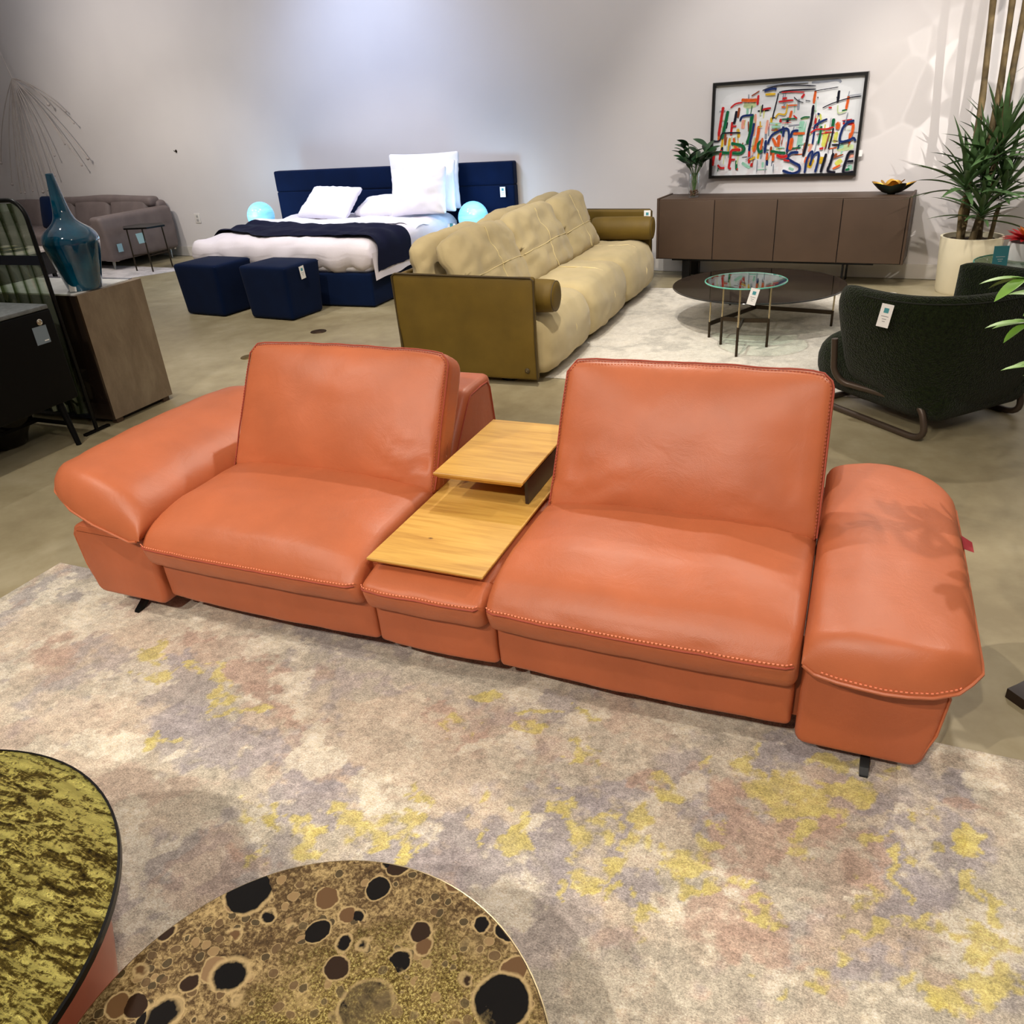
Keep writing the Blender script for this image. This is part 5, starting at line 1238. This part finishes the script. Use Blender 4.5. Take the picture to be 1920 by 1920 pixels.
def black_cabinet():
    x0, x1, y0, y1 = -4.62, -4.045, 2.10, 3.02
    T = thing('black_cabinet', 'black lacquer cabinet with grey stone top and splayed black legs at the left edge', 'cabinet', ((x0 + x1) / 2, (y0 + y1) / 2, 0))
    b = MB()
    part('cabinet_body', MB().rb(((x0 + x1) / 2, (y0 + y1) / 2, .515), (x1 - x0, y1 - y0, .51), .012, 3), M_BLACKCAB, T)
    part('stone_top', MB().rb(((x0 + x1) / 2, (y0 + y1) / 2 - .004, .7825), (x1 - x0, y1 - y0 - .01, .024), .006, 3), M_GREYSTONE, T)
    k = part('round_lock', MB().lathe([(.017, 0), (.017, .003), (.013, .005), (.013, .002), (.006, .002), (.006, .006), (.0, .006)], n=24, M=Matrix.Translation((x1, 2.93, .715)) @ Matrix.Rotation(pi / 2, 4, 'Y')), M_CHROME, T)
    for (x, y, dx, dy) in ((x1 - .05, y1 - .10, .045, .0), (x0 + .05, y1 - .10, -.04, .0), (x1 - .05, y0 + .10, .045, 0), (x0 + .05, y0 + .10, -.04, 0)):
        part('leg', MB().tube([(x, y, .265), (x + dx, y + dy, 0)], [.020, .015], 12), M_BLACKCAB, T)
    part('stretcher', MB().bar((x1 - .03, y1 - .10, .13), (x0 + .05, y1 - .10, .13), .014, .02).bar(((x0 + x1) / 2, y1 - .10, .13), ((x0 + x1) / 2, y0 + .10, .13), .014, .02), M_BLACKCAB, T)
    t = price = thing('price_tag', 'slate blue card on the right face of the black cabinet', 'price tag', (x1 + .001, 2.93, .615))
    part('card', MB().span((x1 + .001, 2.875, .600), (x1 + .002, 2.960, .695)), M_SLATE, t, smooth=False)
    part('printed_lines', MB().span((x1 + .0021, 2.925, .612), (x1 + .0025, 2.952, .618)), M_WHITE, t, smooth=False)
black_cabinet()
def floor_bowl():
    c = (-4.50, 2.80, 0)
    T = thing('floor_bowl', 'dark glass flared bowl on the floor under the black cabinet', 'bowl', c)
    part('bowl_body', MB().lathe([(.001, .001), (.10, .0), (.115, .01), (.13, .06), (.17, .13), (.215, .19), (.209, .19), (.165, .13), (.12, .05), (.001, .02)], c, 48), simple('smoked_black_glass', (16, 14, 13), .08), T)
floor_bowl()

# ------------------------------------------------------------------ far left: grey sofa, little table, low table, wires standing for shadow lines
def grey_sofa():
    o = Vector((-8.80, 7.66, 0)); T = thing('leather_sofa', 'taupe grey leather sofa with tufted arm and steel feet at the far left wall', 'sofa', tuple(o), WA)
    A = lambda p: p
    def D(p):
        s = (p.z - .12) / .54
        q = Vector(p); q.x += .02 * sin(pi * max(0, min(1, s)))
        for bx in ((.25), (.62), (.95)): q.x -= .022 * math.exp(-(((p.y - bx) / .05) ** 2 + ((p.z - .42) / .05) ** 2)) * (1 if p.x > -.1 else 0)
        q.z += .015 * p.y
        q.y -= .05 * s * (1 if p.y < .3 else 0); return q
    part('armrest', MB().rb((-.11, .54, .39), (.22, 1.08, .55), .05, 16, D=D), M_GREY, T, local=True, ang=180)
    part('seat_base', MB().rb((-1.85, .55, .20), (3.3, 1.0, .17), .03, 6), M_GREY, T, local=True, ang=180)
    for i in range(4):
        x = -.62 - i * .78
        part('seat_cushion', MB().rb((x, .44, .355), (.775, .86, .17), .05, 10, puff=(0, 0, .02)), M_GREY, T, local=True, ang=180)
        Mx = Matrix.Translation((x, .80, .38)) @ Matrix.Rotation(R(-14), 4, 'X')
        part('back_cushion', MB().rb((0, .09, .21), (.77, .18, .44), .07, 10, M=Mx, puff=(0, .02, .01)), M_GREY, T, local=True, ang=180)
    part('headrest', MB().rb((-1.15, .98, .755), (2.0, .18, .13), .055, 12, D=lambda p: Vector((p.x, p.y, p.z - .03 * max(0, (p.x + .5)) + .01 * sin(p.x * 4)))), M_GREY, T, local=True, ang=180)
    part('backrest', MB().rb((-1.80, 1.05, .46), (3.4, .16, .58), .06, 10), M_GREY, T, local=True, ang=180)
    part('armrest', MB().rb((-3.6, .54, .37), (.22, 1.05, .50), .05, 8), M_GREY, T, local=True, ang=180)
    for (x, y) in ((-.14, .10), (-.14, 1.02), (-3.5, .10)):
        part('foot', MB().tube([(x, y, .125), (x + .02, y - .02, 0)], [.022, .010], 8).bar((x - .10, y, .12), (x + .10, y, .12), .03, .015).bar((x, y, .12), (x, y + .10, .12), .03, .015), M_CHROME, T, local=True)
    N_ = thing('scatter_cushion', 'navy cushion on the grey sofa, seen behind the neck of the blue vase', 'cushion', tuple(o + Vector((-1.55, .50, .44))), WA)
    part('cushion_cover', MB().rb((0, 0, .24), (.30, .12, .42), .04, 8, puff=(0, .03, 0), M=Matrix.Rotation(R(-12), 4, 'X')), M_NAVY, N_, local=True, ang=180)
grey_sofa()
t_ = price_tag(TM((-8.755, 7.78, .23), R(84), 0, 0), .075, .10, 'small pale blue card on the arm of the grey sofa, left of the little table', plain=True)
t2 = price_tag(TM((-8.20, 7.64, .36), R(20), 0, R(-8)), .09, .12, 'pale blue card hanging from the little black table by the grey sofa', plain=True)
for t in (t_, t2):
    for ch in t.children: ch.data.materials[0] = simple('pale_blue_card', (150, 190, 204), .6, nvar=.01)
def small_table():
    T = thing('side_table', 'little black-topped side table on three thin legs beside the grey sofa', 'side table', (-8.27, 7.80, 0))
    hx = [(-.30, -.05), (-.12, -.22), (.20, -.16), (.28, .06), (.06, .24), (-.22, .16)]
    part('tabletop', MB().loft([[(x, y, .525) for x, y in hx], [(x, y, .545) for x, y in hx]]), M_BLACK, T, local=True, smooth=False)
    for (x, y) in ((-.20, -.10), (.10, -.14), (.10, .18)):
        part('leg', MB().tube([(x, y, .525), (x * 1.05, y * 1.05, .010)], .009, 8), M_BRONZE, T, local=True)
    part('stretcher', MB().bar((-.20, -.10, .2), (.10, .18, .2), .01, .01).bar((.10, -.14, .2), (.10, .18, .2), .01, .01), M_BRONZE, T, local=True)
small_table()
def low_table():
    T = thing('coffee_table', 'low dark table with a pale top in front of the grey sofa', 'coffee table', (-9.7, 6.9, 0), WA)
    part('tabletop', MB().rb((0, 0, .38), (1.1, .7, .03), .005, 3), simple('pale_stone_top', (196, 184, 176), .3), T, local=True)
    part('cabinet_body', MB().rb((0, 0, .23), (1.0, .6, .27), .01, 3), M_WALNUTD, T, local=True)
    for x in (-.45, .45):
        for y in (-.25, .25): part('leg', MB().span((x - .02, y - .02, .0105), (x + .02, y + .02, .10)), M_BLACK, T, local=True)
    c = wall(-10.6, 1.35, 0)
    P = thing('serving_dish', 'small black dish with a gilt rim on the low table at the far left', 'dish', (-9.55, 6.88, .395), WA)
    part('dish_body', MB().lathe([(.06, 0), (.17, .03), (.18, .035), (.165, .033), (.05, .008)], n=32), M_BLACK, P, local=True)
    part('dish_rim', MB().tube([(.18 * cos(t), .18 * sin(t), .035) for t in [2 * pi * k / 32 for k in range(32)]], .004, 5, closed=True), M_CHAMP, P, local=True)
low_table()
def shadow_wire_spray():  # wires built in place of a spray pendant's shadow lines on the wall
    T = thing('shadow_wire_spray', 'spray of thin wires standing in for shadow lines on the far left wall', 'pendant', tuple(wall(-12.0, .12, 3.0)), WA)
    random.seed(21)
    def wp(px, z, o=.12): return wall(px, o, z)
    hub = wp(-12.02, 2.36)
    mw = simple('shadow_tone_wire', (184, 174, 168), .6)
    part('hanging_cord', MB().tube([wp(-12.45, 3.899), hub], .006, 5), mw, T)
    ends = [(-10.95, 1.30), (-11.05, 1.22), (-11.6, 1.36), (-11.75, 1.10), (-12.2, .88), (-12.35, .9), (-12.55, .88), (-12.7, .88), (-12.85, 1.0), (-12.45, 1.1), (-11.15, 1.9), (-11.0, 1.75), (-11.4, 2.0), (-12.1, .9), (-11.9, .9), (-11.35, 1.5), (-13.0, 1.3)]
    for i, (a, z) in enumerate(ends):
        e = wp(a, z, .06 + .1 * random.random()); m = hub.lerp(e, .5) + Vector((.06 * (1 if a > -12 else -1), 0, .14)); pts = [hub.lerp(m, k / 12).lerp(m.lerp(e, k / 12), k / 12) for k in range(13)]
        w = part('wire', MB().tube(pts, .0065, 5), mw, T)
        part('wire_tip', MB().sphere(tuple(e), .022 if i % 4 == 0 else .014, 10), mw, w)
shadow_wire_spray()
# floor outlet covers
for (x, y, m, lab) in ((-4.11, 5.42, M_DKBRASS, 'dark round floor outlet cover in front of the nearer navy ottoman'), (-4.22, 4.66, M_BRASS, 'brass round floor outlet cover behind the left back cushion of the terracotta sofa')):
    T = thing('floor_outlet', lab, 'floor outlet', (x, y, 0)); part('cover_plate', MB().lathe([(.068, 0), (.066, .004), (.001, .004)], (x, y, 0), 32), m, T)
    part('cover_lid', MB().lathe([(.035, .004), (.034, .006), (.001, .006)], (x, y, 0), 24), m, T)

# ------------------------------------------------------------------ light
w = bpy.data.worlds.new('world'); scene.world = w; w.use_nodes = True
w.node_tree.nodes['Background'].inputs[0].default_value = (1.0, .94, .86, 1); w.node_tree.nodes['Background'].inputs[1].default_value = .2
def light(kind, loc, target, e, col=(1, .93, .84), size=.1, spot=60, blend=.4, name=None):
    l = bpy.data.lights.new(name or 'track_or_fill_light', kind); l.energy = e; l.color = col
    if kind == 'AREA': l.shape = 'RECTANGLE'; l.size = size[0]; l.size_y = size[1]
    else: l.shadow_soft_size = size
    if kind == 'SPOT': l.spot_size = R(spot); l.spot_blend = blend
    o = bpy.data.objects.new(name or 'track_or_fill_light', l); COL.objects.link(o); o.location = loc
    o.rotation_euler = (Vector(target) - Vector(loc)).to_track_quat('-Z', 'Y').to_euler(); return l
WARM = (1, .90, .78); NEU = (1, .95, .90)
light('AREA', (-2.5, 3.5, 3.85), (-2.5, 3.5, 0), 82, NEU, (11, 8))  # unseen soft fill panel added under the ceiling, not a track lamp
light('AREA', tuple(wall(-4.5, 1.6, 3.8)), tuple(wall(-4.5, 0, 1.9)), 80, (.93, .93, 1), (14, .4), name='wall_fill')  # unseen strip added to brighten the back wall
light('SPOT', (-.51, -1.78, 3.6), (-1.0, 1.0, 0), 350, WARM, .035, 70, .6)        # over the coffee tables
light('SPOT', (-2.03, -1.68, 3.6), (-.9, 1.0, 0), 350, WARM, .035, 70, .6)
light('SPOT', (-1.6, 4.6, 3.7), (-.7, 1.6, .2), 256, WARM, .04, 60, .5)         # from behind the sofa
light('SPOT', (.2, 5.6, 3.7), (-.2, 1.8, .3), 175, WARM, .05, 60, .6)
light('SPOT', (.6, .2, 3.6), (-1.0, 2.2, .4), 162, WARM, .08, 70, .6)
light('SPOT', (1.6, 3.6, 3.2), (.2, 2.3, .4), 162, WARM, .02, 40, .5)           # throws the leaf shadow on the right arm
light('SPOT', (-3.4, .6, 3.7), (-2.4, 3.0, .2), 216, WARM, .06, 70, .6)
light('SPOT', (-1.0, 3.2, 3.7), (-2.1, 5.9, .3), 351, WARM, .05, 60, .6)        # beige sofa
light('SPOT', (-1.6, 4.8, 3.7), (-.5, 6.2, 0), 300, NEU, .05, 70, .6)           # ivory rug
light('SPOT', (-.8, 5.2, 3.7), tuple(wall(-1.5, 0, .9)), 229, NEU, .05, 60, .7)
light('SPOT', (-3.9, 3.6, 3.7), (-4.2, 5.8, 0), 324, WARM, .05, 70, .6)         # floor by the ottomans
light('SPOT', (-5.3, 5.0, 3.7), (-5.0, 7.3, .4), 202, NEU, .06, 60, .6)
light('SPOT', (-9.4, 5.6, 3.7), tuple(wall(-9.6, 0, .9)), 229, WARM, .05, 95, 1)
light('SPOT', (-7.2, 5.4, 3.7), (-8.0, 7.6, .2), 162, NEU, .05, 70, .6)
light('SPOT', (-5.2, 3.4, 3.6), (-4.25, 3.5, .8), 81, NEU, .03, 50, .5)
light('SPOT', (.1, 5.4, 3.7), (.8, 7.5, .8), 202, WARM, .04, 60, .6)
light('POINT', (-6.62, 7.70, .70), (0, 0, 0), 9, (.35, .68, 1), .12, name='globe_glow')
light('POINT', (-3.62, 7.66, .75), (0, 0, 0), 7, (.35, .68, 1), .12, name='globe_glow')
light('SPOT', (-5.2, 6.6, 3.6), tuple(wall(-5.9, 0, 1.3)), 230, (.5, .64, 1), .3, 100, 1, name='blue_wall_fill')  # added blue spot from above, spreads the globes' glow over the wall
def gobo(loc, target, e, spot, sc, seed):  # added spot; its cell pattern imitates light patches thrown by glass
    l = light('SPOT', loc, target, e, (1, .95, .88), .01, spot, .8, name='sparkle_gobo_spot'); l.use_nodes = True
    nt = l.node_tree; em = nt.nodes['Emission']; co_ = nt.nodes.new('ShaderNodeTexCoord'); mp = nt.nodes.new('ShaderNodeMapping'); mp.inputs['Location'].default_value = (seed, seed * 2, 0)
    nt.links.new(co_.outputs['Normal'], mp.inputs[0])
    nz = nt.nodes.new('ShaderNodeTexNoise'); nz.inputs['Scale'].default_value = 3; nt.links.new(mp.outputs[0], nz.inputs['Vector'])
    vm = nt.nodes.new('ShaderNodeVectorMath'); vm.operation = 'MULTIPLY_ADD'; vm.inputs[1].default_value = (.25, .25, .25); nt.links.new(nz.outputs['Color'], vm.inputs[0]); nt.links.new(mp.outputs[0], vm.inputs[2])
    v = nt.nodes.new('ShaderNodeTexVoronoi'); v.inputs['Scale'].default_value = sc; nt.links.new(vm.outputs[0], v.inputs['Vector'])
    v2 = nt.nodes.new('ShaderNodeTexVoronoi'); v2.feature = 'DISTANCE_TO_EDGE'; v2.inputs['Scale'].default_value = sc; nt.links.new(vm.outputs[0], v2.inputs['Vector'])
    s_ = nt.nodes.new('ShaderNodeSeparateColor'); nt.links.new(v.outputs['Color'], s_.inputs[0])
    c = ramp(nt, s_.outputs[0], [(.2, (.12, .12, .12, 1)), (.9, (1, 1, 1, 1))]); k = ramp(nt, v2.outputs[0], [(.0, (.35, .35, .35, 1)), (.05, (0, 0, 0, 1))])
    ad = nt.nodes.new('ShaderNodeMath'); ad.operation = 'ADD'; nt.links.new(c, ad.inputs[0]); nt.links.new(k, ad.inputs[1]); nt.links.new(ad.outputs[0], em.inputs['Strength'])
gobo((2.2, 4.8, 2.9), tuple(wall(.35, 0, 1.3)), 400, 44, 15, 1.7)
scene.view_settings.view_transform = 'Standard'; scene.view_settings.look = 'None'; scene.view_settings.exposure = 0.0
scene.cycles.max_bounces = 6; scene.cycles.transparent_max_bounces = 12; scene.cycles.caustics_reflective = False; scene.cycles.caustics_refractive = False
